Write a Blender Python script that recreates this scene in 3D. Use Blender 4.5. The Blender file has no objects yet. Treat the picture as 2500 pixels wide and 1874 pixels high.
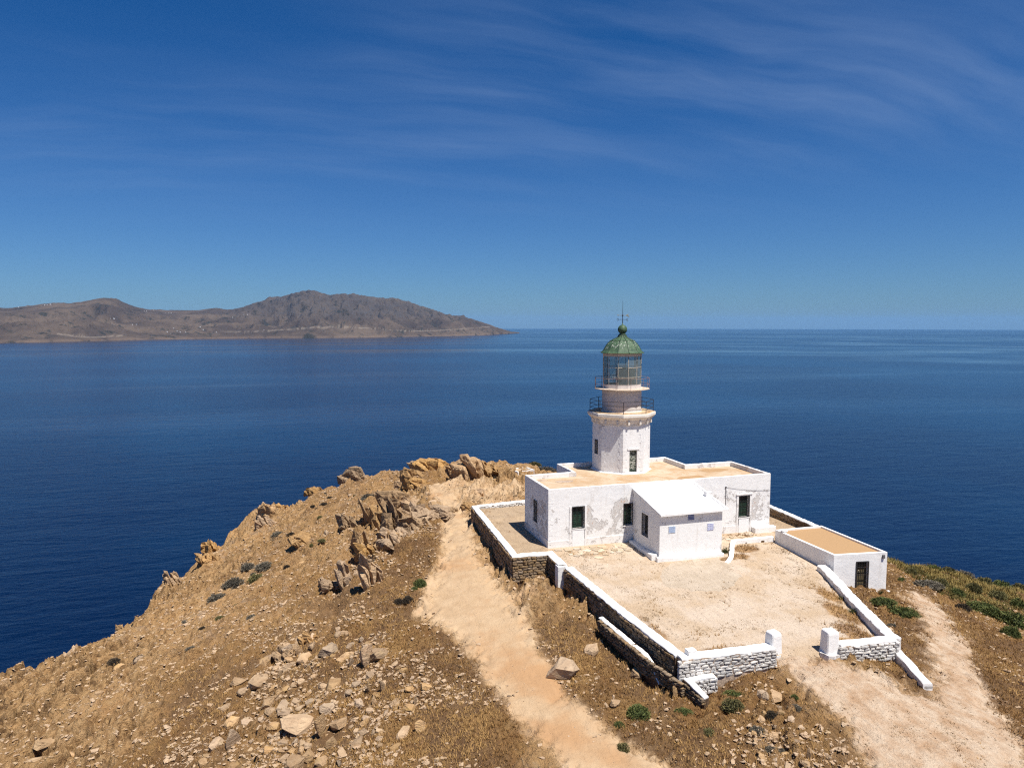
import bpy, bmesh, math, random
import numpy as np
from mathutils import Vector, Matrix, Euler

# ------------------------------------------------------------------ camera, light, exposure
S = bpy.context.scene
COL = S.collection
cam_d = bpy.data.cameras.new("camera")
cam = bpy.data.objects.new("camera", cam_d)
COL.objects.link(cam)
cam.location = (-20.38, -54.80, 18.58)
cam.rotation_euler = (math.pi / 2 - 0.0841, 0.0, -0.3047)
cam_d.sensor_width = 36.0
cam_d.lens = 25.26
cam_d.clip_start = 0.5
cam_d.clip_end = 250000.0
S.camera = cam

SUN_DIR = Vector((0.186, -0.371, 0.909)).normalized()
SUN_EL = math.asin(SUN_DIR.z)
SUN_ROT = math.atan2(SUN_DIR.x, SUN_DIR.y)

S.view_settings.view_transform = 'Standard'
S.view_settings.look = 'None'
S.view_settings.gamma = 1.0
S.view_settings.use_curve_mapping = False
S.view_settings.exposure = 0.78

world = bpy.data.worlds.new("World")
S.world = world
world.use_nodes = True


class NT:
    """Small helper that writes node trees."""

    def __init__(self, tree):
        self.t = tree

    def n(self, kind, _set=None, **ins):
        nd = self.t.nodes.new(kind)
        for k, v in (_set or {}).items():
            setattr(nd, k, v)
        for k, v in ins.items():
            key = int(k[1:]) if k[0] == 'i' and k[1:].isdigit() else k.replace('_', ' ')
            sock = nd.inputs[key]
            if isinstance(v, bpy.types.NodeSocket):
                self.t.links.new(v, sock)
            else:
                sock.default_value = v
        return nd

    def math(self, op, a, b=0.0, clamp=False):
        return self.n('ShaderNodeMath', {'operation': op, 'use_clamp': clamp}, i0=a, i1=b).outputs[0]

    def mix(self, f, a, b, blend='MIX'):
        nd = self.t.nodes.new('ShaderNodeMix')
        nd.data_type = 'RGBA'
        nd.blend_type = blend
        for key, v in ((0, f), (6, a), (7, b)):
            s = nd.inputs[key]
            if isinstance(v, bpy.types.NodeSocket):
                self.t.links.new(v, s)
            else:
                s.default_value = (*v, 1.0) if isinstance(v, tuple) and len(v) == 3 else v
        return nd.outputs[2]

    def ramp(self, fac, stops):
        nd = self.t.nodes.new('ShaderNodeValToRGB')
        self.t.links.new(fac, nd.inputs[0])
        el = nd.color_ramp.elements
        while len(el) < len(stops):
            el.new(0.5)
        for e, (p, c) in zip(el, stops):
            e.position = p
            e.color = (c, c, c, 1) if isinstance(c, (int, float)) else (*c, 1)
        return nd.outputs[0]

    def noise(self, vec, scale, detail=5.0, rough=0.55, dist=0.0):
        return self.n('ShaderNodeTexNoise', None, Vector=vec, Scale=scale, Detail=detail, Roughness=rough, Distortion=dist).outputs[0]

    def sstep(self, v, a, b):
        nd = self.n('ShaderNodeMapRange', {'interpolation_type': 'SMOOTHSTEP', 'clamp': True}, Value=v, From_Min=a, From_Max=b)
        return nd.outputs[0]

    def map(self, vec, scale=(1, 1, 1), rot=(0, 0, 0), loc=(0, 0, 0)):
        return self.n('ShaderNodeMapping', None, Vector=vec, Scale=scale, Rotation=rot, Location=loc).outputs[0]


def world_nodes():
    t = world.node_tree
    t.nodes.clear()
    w = NT(t)
    sky = w.n('ShaderNodeTexSky', {'sky_type': 'NISHITA', 'sun_disc': False, 'sun_elevation': SUN_EL, 'sun_rotation': SUN_ROT,
                                   'altitude': 200.0, 'air_density': 1.0, 'dust_density': 0.25, 'ozone_density': 3.0}).outputs[0]
    d = w.n('ShaderNodeTexCoord').outputs['Generated']
    sep = w.n('ShaderNodeSeparateXYZ', None, i0=d)
    z = sep.outputs[2]
    # a polarised, deep blue sky: tint of the physical sky, the same all round
    zc = w.math('MAXIMUM', z, 0.0)
    c = w.mix(1.0, sky, w.mix(w.sstep(zc, -0.02, 0.52), (0.31, 0.53, 0.86), (0.035, 0.40, 0.80)), 'MULTIPLY')
    # thin high cirrus on a flat layer overhead
    inv = w.math('DIVIDE', 1.0, w.math('ADD', zc, 0.16))
    px = w.math('MULTIPLY', sep.outputs[0], inv)
    py = w.math('MULTIPLY', sep.outputs[1], inv)
    p = w.n('ShaderNodeCombineXYZ', None, X=px, Y=py, Z=0.0).outputs[0]
    p = w.n('ShaderNodeVectorMath', {'operation': 'ADD'}, i0=p, i1=(5.7, 2.9, 0.0)).outputs[0]
    warp = w.n('ShaderNodeTexNoise', None, Vector=p, Scale=1.3, Detail=3.0).outputs[1]
    p2 = w.n('ShaderNodeVectorMath', {'operation': 'MULTIPLY_ADD'}, i0=warp, i1=(0.34, 0.34, 0.0), i2=p).outputs[0]
    m = w.map(p2, scale=(0.55, 2.6, 1), rot=(0, 0, math.radians(20)))
    fib = w.noise(m, 1.7, 7.0, 0.55)
    band = w.noise(w.map(p, scale=(0.35, 1.0, 1), rot=(0, 0, math.radians(20))), 1.1, 3.0, 0.5)
    k = w.math('MULTIPLY', w.sstep(fib, 0.3, 0.9), w.sstep(band, 0.3, 0.7))
    k = w.math('MULTIPLY', k, w.sstep(zc, 0.1, 0.26))
    c = w.mix(w.math('MULTIPLY', k, 0.38), c, (3.2, 4.4, 6.8))
    bg = w.n('ShaderNodeBackground', None, Color=c, Strength=0.055)
    out = w.n('ShaderNodeOutputWorld')
    t.links.new(bg.outputs[0], out.inputs[0])


# air and clouds
world_nodes()

sun_d = bpy.data.lights.new("sun", 'SUN')
sun_d.energy = 4.3
sun_d.angle = math.radians(0.53)
sun_d.color = (1.0, 0.95, 0.87)
sun = bpy.data.objects.new("sun", sun_d)
COL.objects.link(sun)
sun.rotation_euler = SUN_DIR.to_track_quat('Z', 'Y').to_euler()
sun.location = (20, -40, 90)

S.render.engine = 'CYCLES'
S.cycles.max_bounces = 6
S.cycles.diffuse_bounces = 3
S.cycles.transparent_max_bounces = 12
S.cycles.volume_bounces = 0
S.cycles.use_denoising = False
S.cycles.pixel_filter_type = 'BLACKMAN_HARRIS'
S.cycles.filter_width = 1.2
S.cycles.caustics_reflective = False
S.cycles.caustics_refractive = False

# ------------------------------------------------------------------ mesh helpers
rng = np.random.default_rng(7)
random.seed(11)


def props(o, label=None, cat=None, group=None, kind=None):
    if label:
        o['label'] = label
    if cat:
        o['category'] = cat
    if group:
        o['group'] = group
    if kind:
        o['kind'] = kind
    return o


def mesh_from(name, V, F, mat=None, smooth=False):
    me = bpy.data.meshes.new(name)
    me.from_pydata([tuple(map(float, v)) for v in V], [], [tuple(map(int, f)) for f in F])
    if mat:
        me.materials.append(mat)
    if smooth:
        me.polygons.foreach_set('use_smooth', [True] * len(me.polygons))
    me.update()
    return me


def mesh_np(name, V, T, mat=None, smooth=False):
    """Fast mesh from numpy: V (n,3), T (m,k) faces with k corners each."""
    V = np.asarray(V, np.float32)
    T = np.asarray(T, np.int32)
    k = T.shape[1]
    me = bpy.data.meshes.new(name)
    me.vertices.add(len(V))
    me.vertices.foreach_set('co', V.ravel())
    me.loops.add(T.size)
    me.loops.foreach_set('vertex_index', T.ravel())
    me.polygons.add(len(T))
    me.polygons.foreach_set('loop_start', np.arange(0, T.size, k, dtype=np.int32))
    me.polygons.foreach_set('loop_total', np.full(len(T), k, np.int32))
    if mat:
        me.materials.append(mat)
    me.update(calc_edges=True)
    me.polygons.foreach_set('use_smooth', np.full(len(T), smooth))
    return me


def link(name, me, parent=None, loc=(0, 0, 0), rot=(0, 0, 0), scale=(1, 1, 1)):
    o = bpy.data.objects.new(name, me)
    COL.objects.link(o)
    o.location = loc
    o.rotation_euler = rot
    o.scale = scale
    if parent:
        o.parent = parent
    return o


def empty(name, label, cat, loc=(0, 0, 0), group=None):
    o = bpy.data.objects.new(name, None)
    COL.objects.link(o)
    o.location = loc
    o.empty_display_size = 0.3
    return props(o, label, cat, group, 'thing')


def origin(o):
    p = Vector((0, 0, 0))
    while o is not None:
        p += o.location
        o = o.parent
    return p


class MB:
    """Collects shapes in world coordinates; part() links them as one mesh under a thing."""

    def __init__(self):
        self.V = []
        self.F = []

    def add(self, V, F):
        n = len(self.V)
        self.V += [tuple(v) for v in V]
        self.F += [tuple(i + n for i in f) for f in F]
        return self

    def box(self, x0, x1, y0, y1, z0, z1):
        return self.add([(x0, y0, z0), (x1, y0, z0), (x1, y1, z0), (x0, y1, z0), (x0, y0, z1), (x1, y0, z1), (x1, y1, z1), (x0, y1, z1)],
                        [(3, 2, 1, 0), (4, 5, 6, 7), (0, 1, 5, 4), (1, 2, 6, 5), (2, 3, 7, 6), (3, 0, 4, 7)])

    def prism(self, poly, z0, z1):
        n = len(poly)
        a = lambda z, p: p[2] if len(p) > 2 else z
        V = [(p[0], p[1], z0) for p in poly] + [(p[0], p[1], a(z1, p)) for p in poly]
        F = [tuple(range(n - 1, -1, -1)), tuple(range(n, 2 * n))] + [(i, (i + 1) % n, n + (i + 1) % n, n + i) for i in range(n)]
        return self.add(V, F)

    def tube(self, a, b, r, n=6, r2=None):
        a, b = Vector(a), Vector(b)
        d = (b - a).normalized()
        u = d.orthogonal().normalized()
        v = d.cross(u)
        r2 = r if r2 is None else r2
        V = []
        for c, rr in ((a, r), (b, r2)):
            for i in range(n):
                t = 2 * math.pi * (i + 0.5) / n
                V.append(c + u * (rr * math.cos(t)) + v * (rr * math.sin(t)))
        F = [(i, (i + 1) % n, n + (i + 1) % n, n + i) for i in range(n)] + [tuple(range(n - 1, -1, -1)), tuple(range(n, 2 * n))]
        return self.add(V, F)

    def lathe(self, c, prof, n, a0=0.0, cap=True):
        V, F = [], []
        for r, z in prof:
            for i in range(n):
                t = a0 + 2 * math.pi * i / n
                V.append((c[0] + r * math.cos(t), c[1] + r * math.sin(t), z))
        for j in range(len(prof) - 1):
            for i in range(n):
                k = (i + 1) % n
                F.append((j * n + i, j * n + k, (j + 1) * n + k, (j + 1) * n + i))
        if cap:
            F.append(tuple(range(n - 1, -1, -1)))
            m = (len(prof) - 1) * n
            F.append(tuple(range(m, m + n)))
        return self.add(V, F)

    def part(self, name, mat, parent=None, smooth=False, label=None, bevel=0.0):
        p = origin(parent) if parent else Vector((0, 0, 0))
        V = [(v[0] - p.x, v[1] - p.y, v[2] - p.z) for v in self.V]
        me = mesh_from(name, V, self.F, mat, smooth)
        if bevel:
            bm = bmesh.new()
            bm.from_mesh(me)
            bmesh.ops.bevel(bm, geom=[e for e in bm.edges if len(e.link_faces) == 2 and e.calc_face_angle(0) > 0.5], offset=bevel, segments=2, affect='EDGES', profile=0.6)
            bm.to_mesh(me)
            bm.free()
        o = link(name, me, parent)
        if label:
            o['label'] = label
        return o


def dup(o, loc, rot=None, scale=None, label=None, parent=None):
    c = o.copy()
    COL.objects.link(c)
    c.location = loc
    if rot is not None:
        c.rotation_euler = rot
    if scale is not None:
        c.scale = scale
    if label:
        c['label'] = label
    if parent:
        c.parent = parent
    return c


# value noise in numpy -------------------------------------------------
def _hash(ix, iy, seed):
    h = (ix.astype(np.int64) * 374761393 + iy.astype(np.int64) * 668265263 + seed * 2147483647) & 0xFFFFFFFF
    h = ((h ^ (h >> 13)) * 1274126177) & 0xFFFFFFFF
    h = h ^ (h >> 16)
    return (h & 0xFFFF) / 65535.0


def vnoise(x, y, seed=0):
    x = np.asarray(x, float)
    y = np.asarray(y, float)
    ix, iy = np.floor(x), np.floor(y)
    fx, fy = x - ix, y - iy
    fx = fx * fx * (3 - 2 * fx)
    fy = fy * fy * (3 - 2 * fy)
    a, b = _hash(ix, iy, seed), _hash(ix + 1, iy, seed)
    c, d = _hash(ix, iy + 1, seed), _hash(ix + 1, iy + 1, seed)
    return (a * (1 - fx) + b * fx) * (1 - fy) + (c * (1 - fx) + d * fx) * fy


def cells(x, y, seed=0):
    """Cellular noise: a random number and tilt per cell, and how near the joint between two cells is."""
    ix, iy = np.floor(x), np.floor(y)
    f1 = np.full(x.shape, 9.0)
    f2 = np.full(x.shape, 9.0)
    rid = np.zeros(x.shape)
    ox, oy = np.zeros(x.shape), np.zeros(x.shape)
    for a in (-1, 0, 1):
        for b in (-1, 0, 1):
            jx, jy = _hash(ix + a, iy + b, seed), _hash(ix + a, iy + b, seed + 1)
            dx, dy = ix + a + 0.15 + 0.7 * jx - x, iy + b + 0.15 + 0.7 * jy - y
            d = np.hypot(dx, dy)
            m = d < f1
            f2 = np.where(m, f1, np.minimum(f2, d))
            f1 = np.where(m, d, f1)
            rid = np.where(m, _hash(ix + a, iy + b, seed + 2), rid)
            ox = np.where(m, -dx, ox)
            oy = np.where(m, -dy, oy)
    return rid, ox, oy, f2 - f1


def fbm(x, y, oct=4, seed=0, gain=0.5):
    s, a, t = 0.0, 1.0, 0.0
    for k in range(oct):
        s = s + a * vnoise(x * 2 ** k + 17.3 * k, y * 2 ** k - 9.1 * k, seed + k)
        t += a
        a *= gain
    return s / t



CP = [(-7.64, -24.19, -2.80), (-8.29, -17.89, -2.35), (-8.38, -7.02, -1.90), (-7.39, 5.65, -1.50), (-4.18, 22.54, -1.00), (0.15, 30.80, -0.70), (5.78, 31.87, -0.50), (8.92, 37.44, -0.40), (-4.01, -2.86, -1.50), (-3.51, 11.73, -1.20), (-0.85, -2.02, -1.30), (-0.18, -3.79, -1.30), (0.15, -10.50, -1.70), (-0.12, -17.51, -2.40), (1.77, -19.85, -2.40), (-4.29, -19.05, -2.40), (-2.79, -23.40, -2.60), (-13.32, -10.51, -2.60), (-16.95, -19.97, -3.60), (-23.03, -14.98, -5.50), (-30.20, -9.33, -7.60), (-38.34, -3.69, -9.50), (-20.86, -3.75, -4.60), (-26.75, 1.62, -6.20), (-32.81, 4.16, -8.10), (-44.16, 14.08, -11.00), (-38.49, 18.20, -10.50), (-32.93, 31.11, -9.50), (-29.92, 37.66, -9.00), (-24.26, 55.41, -7.00), (-15.56, 53.34, -5.00), (-11.49, 52.27, -4.00), (-3.93, 46.32, -1.90), (2.84, 41.97, -0.60), (8.87, 40.11, -0.20), (-20.85, 16.23, -5.50), (-14.66, 20.44, -3.20), (-11.91, 9.32, -2.20), (-6.61, 30.05, -1.60), (-10.82, 36.24, -2.70), (-18.34, 37.24, -5.00), (-11.80, -1.37, -2.10), (-16.27, 0.63, -3.30), (-18.47, -11.09, -4.20), (24.27, -11.54, -2.40), (20.19, -12.90, -2.00), (16.27, -20.52, -2.20), (14.43, -23.79, -2.30), (39.37, -2.87, -5.00), (47.68, -4.76, -7.00), (34.17, -1.95, -3.60), (33.12, -12.27, -5.00), (21.10, -24.70, -3.60), (19.18, -20.73, -2.60), (25.11, -13.68, -2.80), (12.95, -30.83, -2.70), (6.80, -29.54, -2.30), (8.82, -19.54, -1.40), (6.46, -19.16, -1.75), (12.80, -20.59, -1.75), (6.96, -23.85, -1.75), (1.01, -23.12, -2.30), (-0.19, -26.70, -2.70), (-41.36, 14.85, -10.80), (-38.32, 17.43, -10.50), (-36.30, 19.13, -10.20), (-34.25, 23.40, -9.90), (-32.83, 30.40, -9.50), (-30.66, 31.62, -9.30), (-30.00, 38.52, -9.00), (-26.80, 37.91, -8.40), (-24.96, 39.72, -8.00), (-24.21, 53.59, -7.00), (-20.80, 48.68, -6.20), (-18.63, 47.30, -5.80), (-17.09, 51.75, -5.40), (-12.96, 50.10, -4.60), (-11.51, 51.98, -4.00), (8.80, -22.00, -1.30), (9.20, -20.50, -1.22), (-55.00, -5.00, -13.50), (-45.00, -15.00, -11.50), (-35.00, -30.00, -8.50), (-15.00, -40.00, -4.50), (10.00, -45.00, -3.60), (30.00, -40.00, -4.50), (45.00, -25.00, -6.50), (60.00, -15.00, -9.00), (-5.00, -60.00, -5.00), (-40.00, -60.00, -9.00), (30.00, -62.00, -6.00), (15.00, 15.00, -0.80), (20.00, 8.00, -0.80), (26.00, 4.00, -1.20), (28.00, -6.00, -2.60), (-22.00, 50.00, -6.60)]
EDGE = [(-95.00, -10.00), (-70.00, 0.00), (-55.00, 6.00), (-44.20, 14.10), (-41.40, 14.90), (-38.30, 17.40), (-36.30, 19.10), (-34.30, 23.40), (-32.80, 30.40), (-30.70, 31.60), (-30.00, 38.50), (-26.80, 37.90), (-25.00, 39.70), (-24.20, 53.60), (-20.80, 48.70), (-18.60, 47.30), (-17.10, 51.70), (-13.00, 50.10), (-11.50, 52.00), (-3.90, 46.30), (2.80, 42.00), (8.90, 40.10), (13.00, 34.00), (19.00, 20.00), (26.00, 9.50), (30.00, 2.00), (34.20, -2.00), (39.40, -2.90), (47.70, -4.80), (60.00, -9.00), (78.00, -30.00), (66.00, -72.00), (-60.00, -72.00), (-92.00, -35.00)]
BELTLINE = [(-15.48, 2.40), (-13.96, 5.77), (-12.47, 10.76), (-11.04, 14.19), (-9.50, 16.34), (-7.53, 19.24), (-6.10, 23.39), (-5.81, 28.96), (-6.89, 32.99), (-5.46, 37.03)]
PATH = [(-7.48, -24.25), (-9.02, -17.59), (-9.69, -11.10), (-10.63, -7.22), (-11.45, -4.61), (-9.87, -0.44), (-7.46, 5.70), (-5.59, 14.32), (-4.52, 18.46), (-4.88, 23.22), (-4.19, 30.97), (-3.04, 31.59), (-2.79, 23.56), (-3.20, 18.41), (-3.61, 13.13), (-5.20, 4.40), (-5.22, -2.33), (-5.08, -6.63), (-5.59, -12.69), (-5.86, -18.62), (-5.04, -22.31), (-3.18, -24.93), (-3.16, -25.69), (-2.5, -34.0), (-1.0, -52.0), (-6.5, -52.0), (-7.0, -34.0)]
BARE = [(-3.34, 31.37), (-0.45, 32.70), (6.97, 27.15), (2.02, 12.32), (-1.13, 18.07), (-3.11, 19.18), (-3.59, 23.14)]
TRACK = [(7.14, -19.60), (6.78, -21.19), (6.47, -24.44), (6.19, -27.09), (5.45, -29.08), (3.5, -50.0), (14.0, -50.0), (12.96, -30.83), (15.79, -28.69), (17.46, -26.06), (19.38, -23.79), (22.73, -19.96), (24.89, -16.83), (27.44, -13.63), (29.26, -10.65), (25.80, -11.09), (22.94, -15.12), (20.36, -18.48), (17.94, -21.40), (13.81, -24.57), (12.18, -23.72), (10.97, -21.89), (10.27, -20.67)]
CONC = [(6.40, -6.73), (9.36, -5.16), (12.95, -4.88), (12.66, -8.12), (11.60, -9.90), (9.88, -10.87), (7.92, -10.99), (5.59, -9.54)]
SCREE = [(-24.63, -3.93), (-21.15, -0.84), (-19.09, -0.63), (-16.93, -3.83), (-13.31, -10.43), (-12.77, -15.75), (-14.88, -21.15), (-25.76, -12.78), (-26.44, -6.49)]
RUBBLE = [(4.27, -22.52), (5.26, -22.63), (4.18, -25.95), (4.30, -28.65), (0.65, -27.11), (1.61, -24.80)]
BELT = [(-15.85, 5.78), (-14.16, 16.74), (-11.53, 29.65), (-7.95, 34.50), (-4.78, 24.19), (-5.51, 18.36), (-9.37, 11.01), (-11.57, 9.05), (-14.32, 4.06)]
CLIFF = [(-38.35, -3.67), (-42.78, 9.84), (-37.41, 14.29), (-32.63, 27.31), (-29.11, 33.70), (-23.00, 49.03), (-16.28, 50.51), (-11.81, 48.62), (-11.08, 33.85), (-16.95, 16.68), (-22.79, 6.03), (-27.68, -0.14), (-31.08, -4.77)]
BARE2 = [(-4.08, 11.56), (-3.69, 9.92), (-4.49, -4.28), (-1.81, -4.17), (-4.44, -8.00), (-5.75, -6.79), (-5.69, -0.39)]
GRASS_W = [(-4.2, -12.3, 0.85), (-4.4, -16.3, 0.95), (-4.0, -20.0, 0.9), (-3.6, -23.1, 0.8), (-0.9, -22.2, 0.7), (-0.7, -25.8, 0.75), (2.0, -26.9, 0.35), (4.1, -20.5, 0.6), (-0.7, -19.6, 0.7), (-12.7, -19.8, 1), (-11.2, -22.1, 1), (-14.1, -14.9, 0.9), (-12.3, -12.2, 0.9), (-16.0, -20.4, 0.85), (-14.2, -7.3, 0.7), (-12.1, -3.4, 0.6), (-9.9, 4.1, 0.65), (-7.2, 12.1, 0.8), (-10.0, 14.5, 0.5), (-18.8, -17.6, 0.5), (-20.9, -11.5, 0.4), (-23.0, -14.8, 0.35), (-27.2, -6.4, 0.55), (-28.3, -9.8, 0.6), (-25.9, -1.7, 0.5), (-23.4, 4.7, 0.35), (-30.9, -5.8, 0.15), (-35.3, 3.0, 0.02), (-35.9, -4.4, 0.05), (-41.1, 4.6, 0.02), (-35.3, 16.5, 0.02), (-30.9, 23.6, 0.1), (-26.2, 46.7, 0.1), (-20.8, 23.2, 0.4), (-17.8, 0.5, 0.4), (-14.6, 1.5, 0.5), (-14.6, 20.5, 0.2), (-12.9, 41.7, 0.4), (-4.6, 27.5, 0.2), (-5.2, 38.4, 0.35), (-2.4, 36.1, 0.5), (2.7, 26.9, 0.05), (-0.1, 36.8, 0.15), (-4.4, -8.7, 0.4), (-3.1, -4.0, 0.25), (-1.0, -2.8, 0.6), (-5.2, 1.3, 0.15), (14.6, -19.3, 0.7), (15.7, -15.9, 0.5), (32.0, -7.3, 0.7), (22.9, -13.9, 0.8), (19.8, -17.6, 0.8), (35.4, -8.5, 0.9), (25.1, -20.3, 1), (35.8, -11.9, 0.9), (20.6, -24.8, 1), (26.9, -18.0, 0.9), (10.2, -24.8, 0.25), (15.0, -22.5, 0.7), (11.2, -20.6, 0.3), (16.0, -13.2, 0.05), (8.9, -17.9, 0.1), (1.6, -17.9, 0.35), (1.4, -9.7, 0.03), (11.7, -3.8, 0.03), (16.1, -4.3, 0.75), (0.7, -21.6, 0.65), (-9.3, -22.9, 0.2), (-5.9, -3.7, 0.1), (-4.2, -7.4, 0.22), (-5.2, 1.3, 0.05), (-6.0, -8.1, 0.15), (-2.2, -6.0, 0.3)]
ROCKS = [(-20.29, -13.70, 1.52, 0.61, 1, 'largest flat-topped tan boulder, lying beside the tall pale blade of rock'), (-19.05, -15.16, 0.59, 1.60, 2, 'tall pale triangular blade of rock standing beside the largest boulder'), (-18.00, -14.44, 1.28, 0.61, 0, 'broad sloping tan slab above the bare hollow in the scree'), (-21.02, -10.50, 1.15, 0.50, 0, 'wide triangular tan slab in the middle of the scree'), (-22.02, -9.42, 0.61, 0.51, 3, 'rounded grey-green stone touching the wide triangular slab'), (-20.33, -10.17, 0.43, 0.56, 1, 'small near-white square block in the scree'), (-23.90, -12.06, 0.81, 1.23, 2, 'tall grey pointed slab with a black shaded side in the lower scree'), (-20.56, -16.93, 0.91, 0.43, 3, 'pale domed boulder cut by the bottom edge of the photo'), (-21.61, -14.66, 0.84, 0.36, 0, 'flat tan slab lying just in front of the red-brown broken block'), (-22.04, -13.71, 0.60, 0.55, 1, 'red-brown broken block with a dark shaded notch'), (-20.99, -14.34, 0.78, 0.32, 0, 'long low slab lying under the largest boulder'), (-20.17, -15.91, 0.40, 0.31, 3, 'small rounded stone below the largest boulder'), (-19.12, -16.70, 0.53, 0.31, 0, 'flat tan slab at the foot of the tall pale blade'), (-19.08, -17.65, 0.73, 0.34, 0, 'cracked flat slab near the bottom edge under the blade'), (-19.57, -12.39, 0.82, 0.24, 0, 'long narrow tan slab pointing at the tall pale blade'), (-23.17, -9.91, 0.75, 0.40, 0, 'weathered low slab between the two streams of rubble'), (-22.52, -15.26, 0.98, 0.31, 0, 'flat boulder cut by the bottom edge under the grey pointed slab'), (-23.72, -13.88, 0.55, 0.41, 1, 'pale block at the bottom edge below the grey pointed slab'), (-21.12, -8.03, 0.79, 0.37, 0, 'notched tan slab throwing a dark shadow in the upper scree'), (-19.60, -5.32, 1.12, 0.39, 0, 'pale oval slab lying flat below the big yellow block'), (-18.08, -6.05, 1.17, 1.34, 1, 'big upright yellow block with a dark rust-brown broken side'), (-17.24, -7.28, 0.77, 0.93, 1, 'smaller yellow block standing next to the big yellow block'), (-24.04, -4.30, 0.84, 0.73, 1, 'dark hollowed block at the outer end of the scree'), (-22.63, -5.64, 1.15, 0.66, 1, 'jagged brown block in the outer scree with a black shadow'), (-21.34, -6.01, 0.36, 0.82, 2, 'narrow yellow pillar of stone among the rubble'), (-20.79, -2.91, 0.70, 0.99, 2, 'upright grey-tan slab at the top of the scree'), (-20.04, -3.60, 0.46, 0.81, 2, 'tan slab leaning beside the upright grey-tan slab'), (-20.73, -5.34, 0.84, 0.72, 1, 'sloping tan block above the narrow yellow pillar'), (-21.68, -7.29, 0.69, 0.48, 0, 'tan slab half under the notched slab'), (-21.73, -8.53, 0.62, 0.42, 0, 'tan slab just below the notched slab'), (-20.54, -7.98, 0.48, 0.21, 0, 'thin tilted grey slab next to the notched slab'), (-20.02, -8.27, 0.45, 0.32, 3, 'rounded yellowish stone beside the thin tilted slab'), (-19.48, -6.36, 0.41, 0.30, 1, 'small yellow block under the pale oval slab'), (-19.19, -8.22, 0.37, 0.24, 3, 'small pink-brown stone in the dry grass of the scree'), (-19.06, -7.69, 0.38, 0.21, 0, 'small slab in the dry grass near the big yellow block'), (-22.13, -2.13, 0.82, 0.53, 0, 'tan slab at the head of the outer rubble'), (-23.82, -0.03, 0.30, 0.24, 3, 'small stone at the outer head of the scree'), (-15.95, -9.38, 0.79, 1.64, 2, 'tall grey-tan pillar of rock split from the round sloping boulder'), (-15.18, -9.16, 1.07, 1.17, 3, 'big rounded sloping boulder with a deep undercut'), (-15.35, -6.89, 0.84, 0.45, 0, 'dark layered slab lying on top of the split rocks'), (-15.66, -7.61, 0.60, 0.44, 1, 'dark streaked block under the layered slab'), (-16.60, -5.85, 0.73, 0.40, 0, 'pale slab beside the split rocks'), (-18.02, -10.43, 1.33, 0.41, 0, 'long pointed pale slab lying in the dry grass'), (-16.17, -12.67, 0.32, 1.03, 2, 'thin upright pillar in the lower middle of the scree'), (-15.98, -14.15, 0.29, 0.71, 2, 'thin leaning sliver of rock under the upright pillar'), (-15.39, -13.07, 0.25, 0.98, 2, 'long thin grey blade leaning in the dry grass'), (-16.77, -11.30, 0.56, 0.40, 1, 'tan cube-like stone below the tall grey-tan pillar'), (-15.92, -11.02, 0.56, 0.46, 3, 'rounded stone at the foot of the tall grey-tan pillar'), (-16.87, -8.93, 0.37, 0.58, 2, 'small orange-brown stone standing in the grass of the hollow'), (-15.15, -12.46, 0.55, 0.30, 0, 'yellow tan slab beside the long thin blade'), (-13.94, -12.11, 0.43, 0.30, 3, 'pale rounded stone at the edge of the golden grass'), (-14.84, -14.98, 0.61, 0.42, 0, 'slanting split slab in the brown grass'), (-13.87, -15.85, 0.37, 0.46, 2, 'pale stone sticking up in the brown grass'), (-17.27, -12.08, 0.40, 0.35, 1, 'whitish wedge of stone in the middle scree'), (5.01, -22.56, 1.14, 0.27, 0, 'large pale flat slab beside the gravel track'), (4.40, -22.32, 0.50, 0.27, 3, 'rounded pale stone touching the large slab by the track'), (3.39, -25.64, 0.56, 0.25, 0, 'flat yellow-tan stone on top of the rubble by the track'), (2.75, -25.54, 0.46, 0.33, 3, 'rounded tan stone in the rubble by the track'), (2.48, -26.73, 0.58, 0.36, 1, 'tan boulder beside the grey bush near the bottom edge'), (0.98, -26.86, 0.40, 0.24, 3, 'pale lone stone in the brown grass at the bottom edge'), (2.01, -25.63, 0.31, 0.29, 1, 'yellow-tan block behind the curved grey bush'), (2.81, -24.48, 0.43, 0.30, 1, 'whitish broken block above the rubble by the track'), (3.21, -27.54, 0.28, 0.59, 2, 'dark upright stone at the corner of the rubble'), (0.12, -20.30, 0.56, 0.83, 2, 'long leaning slab above the round green bush'), (3.35, -26.53, 0.33, 0.37, 1, 'tan stone at the gravel side of the rubble'), (1.77, -25.22, 0.29, 0.17, 3, 'small stone in the grass before the rubble'), (-1.05, -25.43, 0.30, 0.18, 0, 'small pale slab in the brown grass near the bottom edge'), (3.49, -25.91, 0.29, 0.29, 3, 'orange-tan stone in the rubble by the track'), (-5.03, -16.15, 1.57, 0.54, 1, 'layered rock shelf at the edge of the sandy path'), (-2.40, -14.45, 0.83, 0.47, 3, 'dark-faced rock in the brown verge between path and wall'), (-3.44, -20.03, 0.55, 0.32, 1, 'pale broken rock beside the largest green bush'), (-0.65, -17.13, 0.79, 0.50, 3, 'round rock lying below the low white-topped retaining wall'), (-35.80, -2.97, 1.50, 0.32, 0, 'pale pinkish flat slab on the bare cliff slope'), (-34.36, -4.32, 0.63, 0.53, 3, 'dark rock at the end of the pale pinkish slab'), (-36.27, -3.80, 1.31, 0.26, 0, 'whitish low ledge of rock under the pale pinkish slab'), (-35.41, 2.30, 0.42, 0.42, 3, 'dark lone stone on the bare cliff slope'), (-32.23, 7.10, 0.72, 0.59, 3, 'dark rock on the upper bare cliff slope'), (-33.70, 6.78, 0.84, 0.58, 3, 'dark clustered rock below the cliff-edge crag')]
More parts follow.
